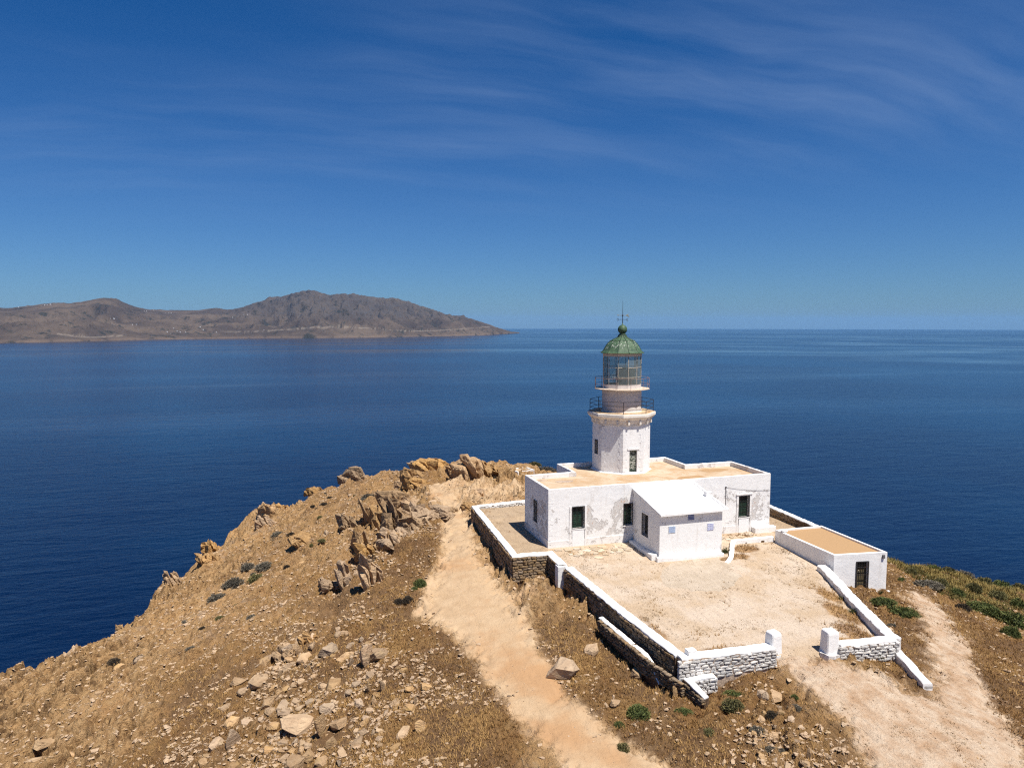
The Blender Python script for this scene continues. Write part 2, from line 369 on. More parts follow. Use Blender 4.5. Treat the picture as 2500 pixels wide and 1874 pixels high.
CRAGS = [(1.83, 33.82, 3.27, 3.06, 1, 'tallest tan crag on the skyline, with upright ribs of rock'), (4.11, 34.02, 1.81, 1.49, 0, 'low shoulder of broken rock next to the tallest skyline crag'), (0.24, 35.82, 1.39, 1.93, 1, 'pale slanting fin of rock beside the tallest skyline crag'), (-1.98, 41.07, 2.91, 2.24, 0, 'broken skyline crag topped by a white stone'), (-3.70, 41.78, 1.35, 1.23, 0, 'small crag stepping down from the broken skyline crag'), (-5.70, 36.10, 1.79, 1.58, 0, 'brown bushy-looking crag below the skyline'), (-8.61, 26.99, 2.46, 1.89, 1, 'yellow crag with a black hollow at its foot'), (-6.82, 24.67, 2.50, 1.20, 0, 'layered block of rock beside the dirt path'), (-7.06, 17.89, 2.56, 1.28, 0, 'slanting striped ledge that ends in a point at the path'), (-12.24, 24.03, 0.99, 2.17, 1, 'narrow upright fin standing apart at the outer end of the crags'), (-11.11, 22.34, 1.77, 2.22, 1, 'split pair of tan fins in the crag belt'), (-9.83, 17.95, 2.11, 2.95, 1, 'largest dark-sided crag in the middle of the belt'), (-11.22, 16.12, 1.64, 2.05, 1, 'crag with a long black shaded face under the split fins'), (-8.86, 14.87, 1.63, 1.38, 0, 'shaded shelf of rock below the slanting striped ledge'), (-11.24, 11.28, 1.84, 1.38, 0, 'grey-green stained boulder at the lower end of the belt'), (-12.87, 9.79, 1.04, 1.27, 1, 'dark stump of rock at the lower end of the belt'), (-13.94, 16.37, 0.98, 2.03, 1, 'black shaded fin on the open slope'), (-15.33, 7.81, 1.72, 2.58, 1, 'tall black-faced rock on the open slope'), (-14.39, 2.45, 1.12, 2.31, 1, 'lower black-faced rock speckled with grey'), (-17.09, 8.54, 1.22, 0.72, 0, 'low dark ledge trailing from the tall black-faced rock'), (-11.59, 51.08, 2.40, 1.92, 0, 'square crag on the cliff edge under the horizon'), (-17.18, 51.42, 1.54, 1.07, 0, 'small stepped crag on the cliff edge'), (-21.20, 48.76, 1.26, 1.03, 0, 'little stack of stones perched on the cliff edge'), (-23.36, 45.42, 1.65, 1.87, 1, 'undercut crag hanging over the cliff edge'), (-23.61, 40.85, 1.37, 1.37, 0, 'crumbling rock below the undercut cliff-edge crag'), (-29.90, 38.31, 1.20, 1.30, 0, 'notched crag halfway down the cliff edge'), (-30.17, 34.43, 1.25, 0.86, 0, 'broken ledge below the notched cliff-edge crag'), (-32.95, 29.60, 1.17, 1.62, 1, 'pale spur of rock on the lower cliff edge'), (-38.94, 16.52, 1.48, 1.11, 0, 'knobbly crag at the low end of the cliff edge'), (-40.03, 15.71, 1.31, 0.73, 0, 'sloping rocks next to the knobbly crag'), (-35.92, 19.81, 1.02, 0.94, 0, 'small rough crag on the cliff edge above the knobbly one'), (-19.12, 25.05, 1.78, 0.89, 0, 'low striped outcrop on the open slope'), (-12.73, 10.11, 1.50, 1.50, 1, 'squat crag between the black-faced rocks and the crag belt'), (-11.37, 11.31, 1.61, 1.53, 1, 'leaning crag at the lower corner of the belt'), (-9.18, 13.76, 1.60, 0.96, 0, 'broken shelf at the path side of the belt'), (-5.91, 39.27, 1.96, 1.52, 0, 'layered crag linking the belt to the skyline'), (-5.53, 32.86, 1.84, 1.12, 0, 'flat-topped crag beside the narrow side trail'), (-13.72, 13.89, 1.34, 1.42, 1, 'small dark crag on the lower flank of the belt'), (-14.71, 22.42, 1.32, 1.32, 1, 'outlying pointed crag beside the twin fins'), (-20.86, -2.80, 1.17, 0.76, 0, 'cluster of small spiky rocks at the head of the scree'), (-19.12, -1.71, 1.02, 0.66, 0, 'dark angular rocks above the scree'), (-2.40, 17.48, 1.12, 0.60, 0, 'low ledge of rock breaking through the bare ground'), (0.39, 24.71, 1.62, 0.67, 0, 'flat weathered outcrop behind the terrace wall'), (-4.02, 18.13, 0.69, 0.61, 0, 'dark little rock at the bend of the path')]
SHRUBS = [(-2.54, -21.06, 1.16, 'green', 'largest dark green cushion bush, next to the pale broken rock'), (-0.22, -21.81, 0.78, 'green', 'round green bush under the long leaning slab'), (2.28, -22.68, 1.01, 'olive', 'olive green bush with a grey foot, above the rubble'), (3.43, -21.31, 1.00, 'green', 'wide green bush nearest to the front wall'), (-4.02, -21.76, 0.52, 'green', 'small upright green bush beside the largest bush'), (-4.60, -23.27, 0.78, 'olive', 'round grey-green bush at the edge of the sandy path'), (-0.14, -24.16, 0.62, 'olive', 'lone round bush in the middle of the brown grass'), (5.11, -24.20, 0.64, 'grey', 'grey cushion bush at the edge of the gravel track'), (5.60, -23.55, 0.38, 'green', 'tiny green tuft behind the grey cushion bush'), (3.56, -24.32, 0.68, 'dark', 'dark purple-grey bush beside the rubble'), (2.11, -25.06, 0.76, 'grey', 'spiky grey bush above the rubble'), (1.76, -26.34, 0.91, 'grey', 'curved grey-green bush at the foot of the rubble'), (2.45, -26.42, 0.50, 'grey', 'small grey bush against the tan boulder'), (4.79, -19.82, 0.49, 'dark', 'dark bush growing at the foot of the front wall'), (2.35, -19.49, 0.49, 'dark', 'low brown-green tuft at the foot of the front wall corner'), (-0.11, -19.46, 0.48, 'dark', 'dark green weed below the retaining wall'), (21.42, -13.66, 1.46, 'green', 'green creeping shrub, first half of the long mound beside the store'), (21.73, -15.07, 1.73, 'green', 'green creeping shrub, rounded lower half of the long mound beside the store'), (19.27, -16.65, 0.54, 'grey', 'small grey-green tuft below the long green mound'), (13.62, -20.96, 0.95, 'spiky', 'spiky dark green plant against the gate wall'), (16.97, -14.35, 0.44, 'spiky', 'upper of two weeds growing inside the side wall'), (16.14, -16.38, 0.64, 'spiky', 'lower of two weeds growing inside the side wall'), (23.29, -11.62, 0.40, 'spiky', 'thin weed at the foot of the store wall'), (31.97, -7.76, 2.00, 'grey', 'long grey cushion on the seaward slope'), (33.86, -11.39, 1.73, 'green', 'green bush above the long green mound of the seaward slope'), (33.65, -12.50, 1.70, 'green', 'green mound in the middle of the seaward slope'), (30.84, -12.30, 1.09, 'dark', 'grey-brown bush beside the green mound on the seaward slope'), (33.96, -14.12, 1.91, 'green', 'big green bush nearest the photo edge on the seaward slope'), (30.40, -16.76, 1.24, 'green', 'dark green bush below the big one near the photo edge'), (38.24, -2.99, 1.10, 'green', 'small green bush on the skyline of the seaward slope'), (39.71, -3.31, 1.10, 'olive', 'olive bush beside the pale skyline stone'), (41.31, -3.54, 1.51, 'grey', 'grey cushion on the skyline of the seaward slope'), (43.06, -4.32, 1.51, 'olive', 'olive cushion on the falling skyline'), (45.01, -4.50, 1.72, 'green', 'green cushion on the falling skyline'), (47.17, -4.75, 1.53, 'olive', 'olive cushion on the skyline by the photo edge'), (34.14, -7.31, 1.20, 'olive', 'olive bush in the upper green patch'), (34.27, -8.88, 1.17, 'green', 'green tuft in the centre of the green patch'), (37.73, -7.61, 1.31, 'olive', 'olive tuft in the centre of the green patch'), (39.42, -8.47, 1.49, 'olive', 'olive bush above the big green bush'), (40.00, -9.97, 1.28, 'green', 'green tuft by the photo edge above the big bush'), (33.35, -4.91, 1.05, 'olive', 'olive tuft near the store corner'), (29.32, -7.74, 0.72, 'green', 'small green tuft beside the store'), (14.18, -4.25, 0.75, 'spiky', 'green weed growing at the corner of the annex'), (-10.96, 34.62, 1.74, 'grey', 'grey-green cushion on the slope below the skyline'), (-9.54, 33.81, 1.53, 'grey', 'upper grey-green cushion beside the slope cushion'), (-11.76, 33.43, 1.31, 'grey', 'lower grey-green cushion on the far slope'), (-10.90, -0.82, 0.96, 'green', 'low green weeds beside the dirt path'), (-11.43, -1.37, 0.50, 'green', 'small green tuft below the path weeds'), (-12.17, -2.77, 0.80, 'dark', 'dark bush at the edge of the pale bend of the path'), (-12.82, -2.66, 0.67, 'dark', 'dark bush next to the path-bend bush'), (8.22, 40.16, 0.80, 'dark', 'dark tuft on the far skyline'), (12.33, 34.57, 2.31, 'grey', 'wide grey-green bush against the house corner'), (11.43, 36.16, 1.45, 'olive', 'olive bush beside the wide far bush'), (4.91, 32.99, 0.74, 'dark', 'small dark bush before the water tank'), (-23.10, 22.43, 1.96, 'grey', 'grey-green bush on the upper cliff slope'), (-24.77, 23.60, 1.46, 'grey', 'smaller grey bush beside the upper cliff bush'), (-21.77, 33.88, 1.96, 'grey', 'grey bush under the cliff-edge crag'), (-25.94, 19.73, 2.03, 'grey', 'grey bush in the middle of the cliff slope'), (-27.28, 17.63, 1.73, 'grey', 'lower grey bush on the cliff slope'), (-23.79, 19.28, 1.47, 'olive', 'olive bush among the grey cliff bushes'), (-35.46, 8.49, 0.79, 'dark', 'dark bush on the bare cliff slope'), (-34.06, 7.48, 0.85, 'dark', 'twin dark bush on the bare cliff slope'), (-32.24, 7.28, 0.79, 'dark', 'dark bush higher on the bare cliff slope')]
ISLAND = [(-3373, 7295, -5205, 11373, 175), (-3307, 7325, -5089, 11387, 177), (-3240, 7356, -4972, 11402, 179), (-3172, 7387, -4853, 11418, 181), (-3103, 7419, -4734, 11434, 183), (-3033, 7451, -4613, 11450, 186), (-2962, 7484, -4491, 11468, 188), (-2890, 7519, -4368, 11487, 193), (-2816, 7552, -4244, 11505, 200), (-2741, 7588, -4118, 11525, 207), (-2665, 7623, -3991, 11545, 215), (-2588, 7659, -3863, 11566, 222), (-2532, 7685, -3771, 11581, 228), (-2494, 7713, -3693, 11554, 222), (-2457, 7741, -3616, 11528, 224), (-2419, 7771, -3539, 11504, 238), (-2380, 7800, -3461, 11480, 245), (-2341, 7829, -3384, 11456, 253), (-2302, 7859, -3307, 11432, 260), (-2262, 7889, -3230, 11410, 269), (-2221, 7920, -3154, 11388, 279), (-2180, 7950, -3077, 11366, 289), (-2139, 7982, -3001, 11345, 297), (-2097, 8014, -2925, 11325, 291), (-2055, 8046, -2849, 11304, 287), (-2016, 8094, -2777, 11300, 297), (-1978, 8150, -2706, 11305, 307), (-1939, 8209, -2636, 11313, 324), (-1900, 8268, -2565, 11322, 345), (-1860, 8327, -2494, 11331, 361), (-1819, 8389, -2441, 11428, 375), (-1778, 8452, -2408, 11626, 379), (-1736, 8516, -2373, 11825, 366), (-1691, 8571, -2334, 12012, 333), (-1642, 8609, -2288, 12182, 301), (-1592, 8647, -2240, 12352, 275), (-1541, 8686, -2189, 12522, 252), (-1490, 8726, -2135, 12693, 240), (-1438, 8767, -2078, 12864, 230), (-1386, 8807, -2019, 13036, 231), (-1332, 8848, -1957, 13207, 232), (-1278, 8890, -1892, 13379, 233), (-1223, 8933, -1824, 13551, 234), (-1168, 8976, -1732, 13551, 235), (-1110, 9004, -1633, 13498, 236), (-1051, 9032, -1535, 13446, 237), (-991, 9060, -1436, 13393, 237), (-931, 9088, -1338, 13343, 250), (-870, 9118, -1241, 13294, 264), (-809, 9147, -1144, 13245, 270), (-747, 9176, -1047, 13194, 258), (-684, 9207, -951, 13145, 246), (-621, 9237, -855, 13096, 249), (-556, 9268, -759, 13052, 270), (-492, 9300, -663, 13008, 298), (-426, 9331, -567, 12964, 328), (-359, 9363, -471, 12921, 357), (-292, 9395, -376, 12879, 387), (-224, 9406, -279, 12832, 443), (-155, 9378, -185, 12766, 444), (-85, 9351, -91, 12702, 445), (-16, 9323, 3, 12638, 472), (53, 9296, 97, 12576, 500), (122, 9269, 190, 12514, 528), (191, 9242, 282, 12451, 540), (260, 9215, 374, 12390, 551), (330, 9228, 466, 12371, 539), (402, 9252, 559, 12362, 525), (474, 9275, 651, 12351, 474), (547, 9300, 745, 12346, 476), (620, 9325, 840, 12341, 491), (694, 9349, 935, 12335, 500), (769, 9374, 1030, 12330, 501), (845, 9400, 1126, 12326, 502), (922, 9425, 1222, 12320, 483), (999, 9452, 1317, 12314, 461), (1077, 9478, 1414, 12310, 448), (1156, 9505, 1511, 12306, 436), (1236, 9532, 1609, 12303, 431), (1317, 9560, 1707, 12302, 438), (1398, 9587, 1806, 12299, 434), (1482, 9623, 1906, 12303, 408), (1571, 9685, 2011, 12334, 381), (1661, 9748, 2105, 12300, 346), (1753, 9812, 2197, 12251, 311), (1847, 9879, 2289, 12205, 277), (1943, 9946, 2382, 12160, 243), (2040, 10015, 2474, 12118, 208), (2139, 10085, 2567, 12077, 172), (2241, 10157, 2660, 12040, 158), (2348, 10248, 2759, 12024, 152), (2466, 10373, 2865, 12042, 146), (2587, 10504, 2974, 12063, 111), (2712, 10637, 3081, 12077, 76), (2840, 10776, 3183, 12069, 44), (2974, 10919, 3287, 12066, 12), (3111, 11068, 3394, 12070, -22), (3291, 11353, 3540, 12209, -58), (3500, 11715, 3713, 12428, -93), (3725, 12106, 3900, 12675, -128), (3967, 12528, 4102, 12955, -153), (4229, 12988, 4322, 13274, -171)]
FAR_HOUSES = [(-3509, 11426, 'white house in the long white village on the far island ridge', 'houses of the ridge village'), (-3396, 11359, 'white house in the long white village on the far island ridge', 'houses of the ridge village'), (-3258, 11254, 'white house in the long white village on the far island ridge', 'houses of the ridge village'), (-3215, 11210, 'white house in the long white village on the far island ridge', 'houses of the ridge village'), (-3187, 11202, 'white house in the long white village on the far island ridge', 'houses of the ridge village'), (-3146, 11159, 'white house in the long white village on the far island ridge', 'houses of the ridge village'), (-3103, 11116, 'white house in the long white village on the far island ridge', 'houses of the ridge village'), (-3059, 11073, 'white house in the long white village on the far island ridge', 'houses of the ridge village'), (-3021, 11065, 'white house in the long white village on the far island ridge', 'houses of the ridge village'), (-1746, 12299, 'white house in the bright white cluster in the valley of the far island', 'houses of the valley cluster'), (-1701, 12221, 'white house in the bright white cluster in the valley of the far island', 'houses of the valley cluster'), (-1663, 12186, 'white house in the bright white cluster in the valley of the far island', 'houses of the valley cluster'), (-1759, 12153, 'white house in the bright white cluster in the valley of the far island', 'houses of the valley cluster'), (-1484, 9790, 'small white house in the shore hamlet of the far island', 'houses of the shore hamlet'), (-1364, 9365, 'small white house in the shore hamlet of the far island', 'houses of the shore hamlet'), (-1317, 9310, 'small white house in the shore hamlet of the far island', 'houses of the shore hamlet'), (-1331, 9713, 'small white house in the shore hamlet of the far island', 'houses of the shore hamlet'), (-1259, 9414, 'small white house in the shore hamlet of the far island', 'houses of the shore hamlet'), (-1217, 9340, 'small white house in the shore hamlet of the far island', 'houses of the shore hamlet'), (-1217, 9671, 'small white house in the shore hamlet of the far island', 'houses of the shore hamlet'), (-1160, 9360, 'small white house in the shore hamlet of the far island', 'houses of the shore hamlet'), (-1214, 10130, 'small white house in the shore hamlet of the far island', 'houses of the shore hamlet'), (-1177, 10179, 'small white house in the shore hamlet of the far island', 'houses of the shore hamlet'), (-1042, 9714, 'small white house in the shore hamlet of the far island', 'houses of the shore hamlet'), (-993, 9639, 'small white house in the shore hamlet of the far island', 'houses of the shore hamlet'), (-3500, 10939, 'scattered white house on the far island slope', 'scattered island houses'), (-2625, 10959, 'scattered white house on the far island slope', 'scattered island houses'), (-2645, 9149, 'scattered white house on the far island slope', 'scattered island houses'), (-2228, 9258, 'scattered white house on the far island slope', 'scattered island houses'), (-2236, 8577, 'scattered white house on the far island slope', 'scattered island houses'), (-1781, 9580, 'scattered white house on the far island slope', 'scattered island houses'), (-1745, 9633, 'scattered white house on the far island slope', 'scattered island houses'), (-2032, 11888, 'scattered white house on the far island slope', 'scattered island houses'), (-2019, 11979, 'scattered white house on the far island slope', 'scattered island houses'), (-2017, 12684, 'scattered white house on the far island slope', 'scattered island houses'), (-2020, 9600, 'scattered white house on the far island slope', 'scattered island houses'), (-1992, 9683, 'scattered white house on the far island slope', 'scattered island houses'), (-1856, 9336, 'scattered white house on the far island slope', 'scattered island houses'), (-828, 9478, 'scattered white house on the far island slope', 'scattered island houses'), (-743, 10272, 'scattered white house on the far island slope', 'scattered island houses'), (-719, 10742, 'scattered white house on the far island slope', 'scattered island houses'), (-768, 11972, 'scattered white house on the far island slope', 'scattered island houses'), (-609, 10931, 'scattered white house on the far island slope', 'scattered island houses'), (-581, 11005, 'scattered white house on the far island slope', 'scattered island houses'), (-530, 10966, 'scattered white house on the far island slope', 'scattered island houses'), (-440, 11642, 'scattered white house on the far island slope', 'scattered island houses'), (-246, 11353, 'scattered white house on the far island slope', 'scattered island houses'), (-44, 10601, 'scattered white house on the far island slope', 'scattered island houses'), (-60, 11512, 'scattered white house on the far island slope', 'scattered island houses'), (-285, 9750, 'scattered white house on the far island slope', 'scattered island houses'), (1574, 10385, 'white villa beside the coast road near the island tip', 'villas by the coast road'), (1613, 10283, 'white villa below the coast road near the island tip', 'villas below the coast road')]
ZSEA = -156.42

# TERRAIN ------------------------------------------------------------- ground heights (metres, z = 0 at the keeper's house)
def tps_fit(P, lam=0.02):
    P = np.asarray(P, float)
    n = len(P)
    d = np.hypot(P[:, None, 0] - P[None, :, 0], P[:, None, 1] - P[None, :, 1]) / 20.0
    K = np.where(d > 0, d * d * np.log(np.maximum(d, 1e-9)), 0) + lam * np.eye(n)
    Q = np.c_[np.ones(n), P[:, :2] / 20.0]
    A = np.block([[K, Q], [Q.T, np.zeros((3, 3))]])
    w = np.linalg.solve(A, np.r_[P[:, 2], 0, 0, 0])
    return P[:, :2] / 20.0, w


def tps_eval(fit, x, y):
    c, w = fit
    out = np.empty(x.size)
    X, Y = x.ravel() / 20.0, y.ravel() / 20.0
    for s in range(0, X.size, 60000):
        a, b = X[s:s + 60000], Y[s:s + 60000]
        d2 = (a[:, None] - c[None, :, 0]) ** 2 + (b[:, None] - c[None, :, 1]) ** 2
        k = np.where(d2 > 0, 0.5 * d2 * np.log(np.maximum(d2, 1e-12)), 0)
        out[s:s + 60000] = k @ w[:len(c)] + w[-3] + w[-2] * a + w[-1] * b
    return out.reshape(x.shape)


def poly_sd(poly, x, y):
    """Signed distance to a polygon (negative inside) and the nearest point on its outline."""
    best = np.full(x.shape, 1e9)
    nx, ny = np.zeros(x.shape), np.zeros(x.shape)
    ins = np.zeros(x.shape, bool)
    n = len(poly)
    for i in range(n):
        (ax, ay), (bx, by) = poly[i][:2], poly[(i + 1) % n][:2]
        ex, ey = bx - ax, by - ay
        t = np.clip(((x - ax) * ex + (y - ay) * ey) / (ex * ex + ey * ey), 0, 1)
        qx, qy = ax + t * ex, ay + t * ey
        d = np.hypot(x - qx, y - qy)
        m = d < best
        best = np.where(m, d, best)
        nx = np.where(m, qx, nx)
        ny = np.where(m, qy, ny)
        if ay != by:
            ins ^= ((ay > y) != (by > y)) & (x < (bx - ax) * (y - ay) / (by - ay) + ax)
    return np.where(ins, -best, best), nx, ny


FIT = tps_fit(CP)
COURT = [(-0.4, -4.9), (0.9, -19.3), (7.6, -20.2), (10.9, -20.7), (14.8, -21.0), (19.5, -9.5), (20.1, -9.9), (20.1, -2.9), (22.0, -2.6), (22.0, 0.5), (0.0, 0.5), (-0.7, -2.4)]
TERRACE = [(-0.7, -2.4), (-3.5, -2.3), (-2.7, 13.3), (3.0, 13.6), (3.0, 0.4), (0.0, 0.4)]
SEATERR = [(21.6, -2.6), (24.9, -2.6), (25.1, 6.4), (21.6, 6.4)]


def sst(v, a, b):
    t = np.clip((v - a) / (b - a), 0, 1)
    return t * t * (3 - 2 * t)


def court_z(x, y):
    return -0.05 + 0.05 * y - 0.015 * x


def ground(x, y, rough=0.0):
    x = np.atleast_1d(np.asarray(x, float))
    y = np.atleast_1d(np.asarray(y, float))
    sd, nx, ny = poly_sd(EDGE, x, y)
    out = sd > 0
    z = tps_eval(FIT, np.where(out, nx, x), np.where(out, ny, y))
    z = np.clip(z, -15, 1.5)
    if rough:
        jag = (fbm(x * 0.30, y * 0.30, 4, 3) - 0.5) * 3.0 * rough
        sd = sd + jag
    z = z - np.maximum(sd, 0) * 1.15 - sst(sd, -3.0, 0.0) * 0.35
    for poly, f in ((COURT, court_z), (TERRACE, lambda a, b: 0.13 * sst(b, 9.0, 9.15) + 0.0 * a), (SEATERR, lambda a, b: -0.35 + 0 * a)):
        q, _, _ = poly_sd(poly, x, y)
        w = 1 - sst(q, -0.12, 0.12)
        z = z * (1 - w) + f(x, y) * w
    return z
# TERRAIN END


# ------------------------------------------------------------------ materials
def new_mat(name):
    m = bpy.data.materials.new(name)
    m.use_nodes = True
    m.node_tree.nodes.clear()
    return m, NT(m.node_tree)


def finish(m, w, color, rough=0.9, bump=None, bump_d=0.02, strength=1.0, spec=0.25, metal=0.0):
    ins = dict(Base_Color=color if not isinstance(color, tuple) else (*color, 1.0), Roughness=rough, Metallic=metal)
    b = w.n('ShaderNodeBsdfPrincipled', None, **ins)
    b.inputs['Specular IOR Level'].default_value = spec
    if bump is not None:
        bn = w.n('ShaderNodeBump', None, Strength=strength, Distance=bump_d, Height=bump)
        w.t.links.new(bn.outputs[0], b.inputs['Normal'])
    out = w.n('ShaderNodeOutputMaterial')
    w.t.links.new(b.outputs[0], out.inputs[0])
    return m


def pos(w):
    return w.n('ShaderNodeNewGeometry').outputs['Position']


def objco(w):
    return w.n('ShaderNodeTexCoord').outputs['Object']


def orand(w):
    return w.n('ShaderNodeObjectInfo').outputs['Random']


def attr(w, name):
    return w.n('ShaderNodeAttribute', {'attribute_name': name})


def mat_ground():
    m, w = new_mat("ground_soil")
    p = pos(w)
    path, grass, track, conc, rock = (attr(w, a).outputs['Fac'] for a in ('m_path', 'm_grass', 'm_track', 'm_conc', 'm_rock'))
    court, green = attr(w, 'm_court').outputs['Fac'], attr(w, 'm_green').outputs['Fac']
    big = w.noise(p, 0.16, 4, 0.6)
    mid = w.noise(p, 0.9, 6, 0.65)
    fine = w.noise(p, 5.0, 6, 0.7)
    grit = w.noise(p, 22.0, 3, 0.7)
    strata = w.noise(w.map(p, scale=(1, 0.22, 1), rot=(0, 0, math.radians(-43))), 2.6, 6, 0.7, 0.6)
    soil = w.mix(w.sstep(mid, 0.3, 0.7), (0.44, 0.245, 0.105), (0.60, 0.375, 0.17))
    soil = w.mix(w.math('MULTIPLY', w.sstep(big, 0.42, 0.62), 0.7), soil, (0.55, 0.335, 0.155))
    soil = w.mix(w.math('MULTIPLY', w.sstep(strata, 0.5, 0.72), 0.8), soil, (0.52, 0.37, 0.215))
    soil = w.mix(w.math('MULTIPLY', w.sstep(strata, 0.5, 0.36), 0.75), soil, (0.17, 0.092, 0.042))
    soil = w.mix(w.math('MULTIPLY', w.sstep(fine, 0.42, 0.3), 0.8), soil, (0.1, 0.055, 0.028))
    soil = w.mix(w.math('MULTIPLY', w.sstep(grit, 0.58, 0.7), 0.55), soil, (0.47, 0.35, 0.22))
    soil = w.mix(w.math('MULTIPLY', w.sstep(w.noise(p, 0.55, 5, 0.65), 0.55, 0.68), 0.6), soil, (0.43, 0.31, 0.215))
    bedc = w.mix(w.sstep(strata, 0.36, 0.62), (0.34, 0.195, 0.086), (0.58, 0.37, 0.18))
    soil = w.mix(w.math('MULTIPLY', rock, 0.7), soil, bedc)
    soil = w.mix(w.math('MULTIPLY', attr(w, 'm_joint').outputs['Fac'], 0.85), soil, (0.11, 0.06, 0.03))
    g = w.mix(w.sstep(mid, 0.35, 0.68), (0.25, 0.128, 0.05), (0.41, 0.242, 0.098))
    g = w.mix(w.math('MULTIPLY', w.sstep(fine, 0.48, 0.34), 0.55), g, (0.09, 0.05, 0.022))
    g = w.mix(w.math('MULTIPLY', w.sstep(grit, 0.55, 0.7), 0.6), g, (0.45, 0.29, 0.14))
    g = w.mix(w.math('MULTIPLY', w.sstep(w.noise(p, 0.28, 4, 0.6), 0.42, 0.56), 0.72), g, (0.185, 0.108, 0.06))
    gk = w.math('MULTIPLY', w.sstep(w.math('ADD', grass, w.math('MULTIPLY', w.math('SUBTRACT', mid, 0.5), 0.9)), 0.24, 0.54), 0.95)
    c = w.mix(gk, soil, g)
    gr = w.mix(w.sstep(fine, 0.35, 0.65), (0.06, 0.058, 0.018), (0.19, 0.145, 0.05))
    c = w.mix(w.sstep(w.math('ADD', green, w.math('MULTIPLY', w.math('SUBTRACT', mid, 0.5), 1.1)), 0.4, 0.7), c, gr)
    pc = w.mix(w.sstep(mid, 0.3, 0.72), (0.41, 0.28, 0.165), (0.48, 0.345, 0.215))
    pc = w.mix(w.sstep(big, 0.5, 0.68), pc, (0.40, 0.24, 0.125))
    pc = w.mix(w.math('MULTIPLY', w.sstep(fine, 0.4, 0.26), 0.45), pc, (0.24, 0.14, 0.07))
    pk = w.sstep(w.math('ADD', path, w.math('ADD', w.math('MULTIPLY', w.math('SUBTRACT', mid, 0.5), 0.8), w.math('MULTIPLY', w.math('SUBTRACT', fine, 0.5), 0.7))), 0.2, 0.85)
    c = w.mix(pk, c, pc)
    tc = w.mix(w.sstep(mid, 0.28, 0.7), (0.43, 0.275, 0.165), (0.58, 0.455, 0.335))
    tc = w.mix(w.math('MULTIPLY', w.sstep(w.noise(w.map(p, scale=(1, 0.25, 1), rot=(0, 0, math.radians(25))), 3.0, 6, 0.7), 0.42, 0.27), 0.7), tc, (0.2, 0.125, 0.065))
    tc = w.mix(w.math('MULTIPLY', w.sstep(grit, 0.4, 0.28), 0.6), tc, (0.22, 0.15, 0.09))
    tk = w.sstep(w.math('ADD', track, w.math('ADD', w.math('MULTIPLY', w.math('SUBTRACT', mid, 0.5), 0.9), w.math('MULTIPLY', w.math('SUBTRACT', fine, 0.5), 0.7))), 0.2, 0.85)
    c = w.mix(tk, c, tc)
    ck = w.sstep(court, 0.4, 0.6)
    cc = w.mix(w.sstep(w.noise(p, 0.33, 5, 0.6), 0.36, 0.66), (0.55, 0.445, 0.345), (0.47, 0.35, 0.235))
    cc = w.mix(w.math('MULTIPLY', w.sstep(fine, 0.42, 0.3), 0.6), cc, (0.24, 0.16, 0.1))
    cc = w.mix(w.math('MULTIPLY', w.sstep(w.noise(w.map(p, scale=(0.35, 1, 1)), 4.5, 5, 0.75), 0.37, 0.26), 0.85), cc, (0.13, 0.08, 0.045))
    cc = w.mix(w.math('MULTIPLY', attr(w, 'm_terr').outputs['Fac'], 0.85), cc, w.mix(w.sstep(mid, 0.3, 0.7), (0.33, 0.235, 0.15), (0.42, 0.31, 0.2)))
    cc = w.mix(w.math('MULTIPLY', gk, 0.9), cc, g)
    c = w.mix(ck, c, cc)
    kc = w.mix(w.sstep(mid, 0.3, 0.7), (0.43, 0.345, 0.255), (0.52, 0.43, 0.335))
    kk = w.sstep(w.math('ADD', conc, w.math('MULTIPLY', w.math('SUBTRACT', mid, 0.5), 0.35)), 0.42, 0.54)
    c = w.mix(kk, c, kc)
    smooth = w.math('MAXIMUM', w.math('MAXIMUM', pk, w.math('MULTIPLY', tk, 0.75)), w.math('MULTIPLY', ck, 0.85))
    h = w.math('ADD', w.math('MULTIPLY', strata, 1.1), w.math('ADD', w.math('MULTIPLY', mid, 0.7), w.math('ADD', w.math('MULTIPLY', fine, 0.75), w.math('MULTIPLY', grit, 0.22))))
    h = w.math('MULTIPLY', w.math('SUBTRACT', h, 1.39), w.math('SUBTRACT', 1.0, w.math('MULTIPLY', smooth, 0.82)))
    return finish(m, w, c, 0.95, h, 0.5, 1.0, 0.1)


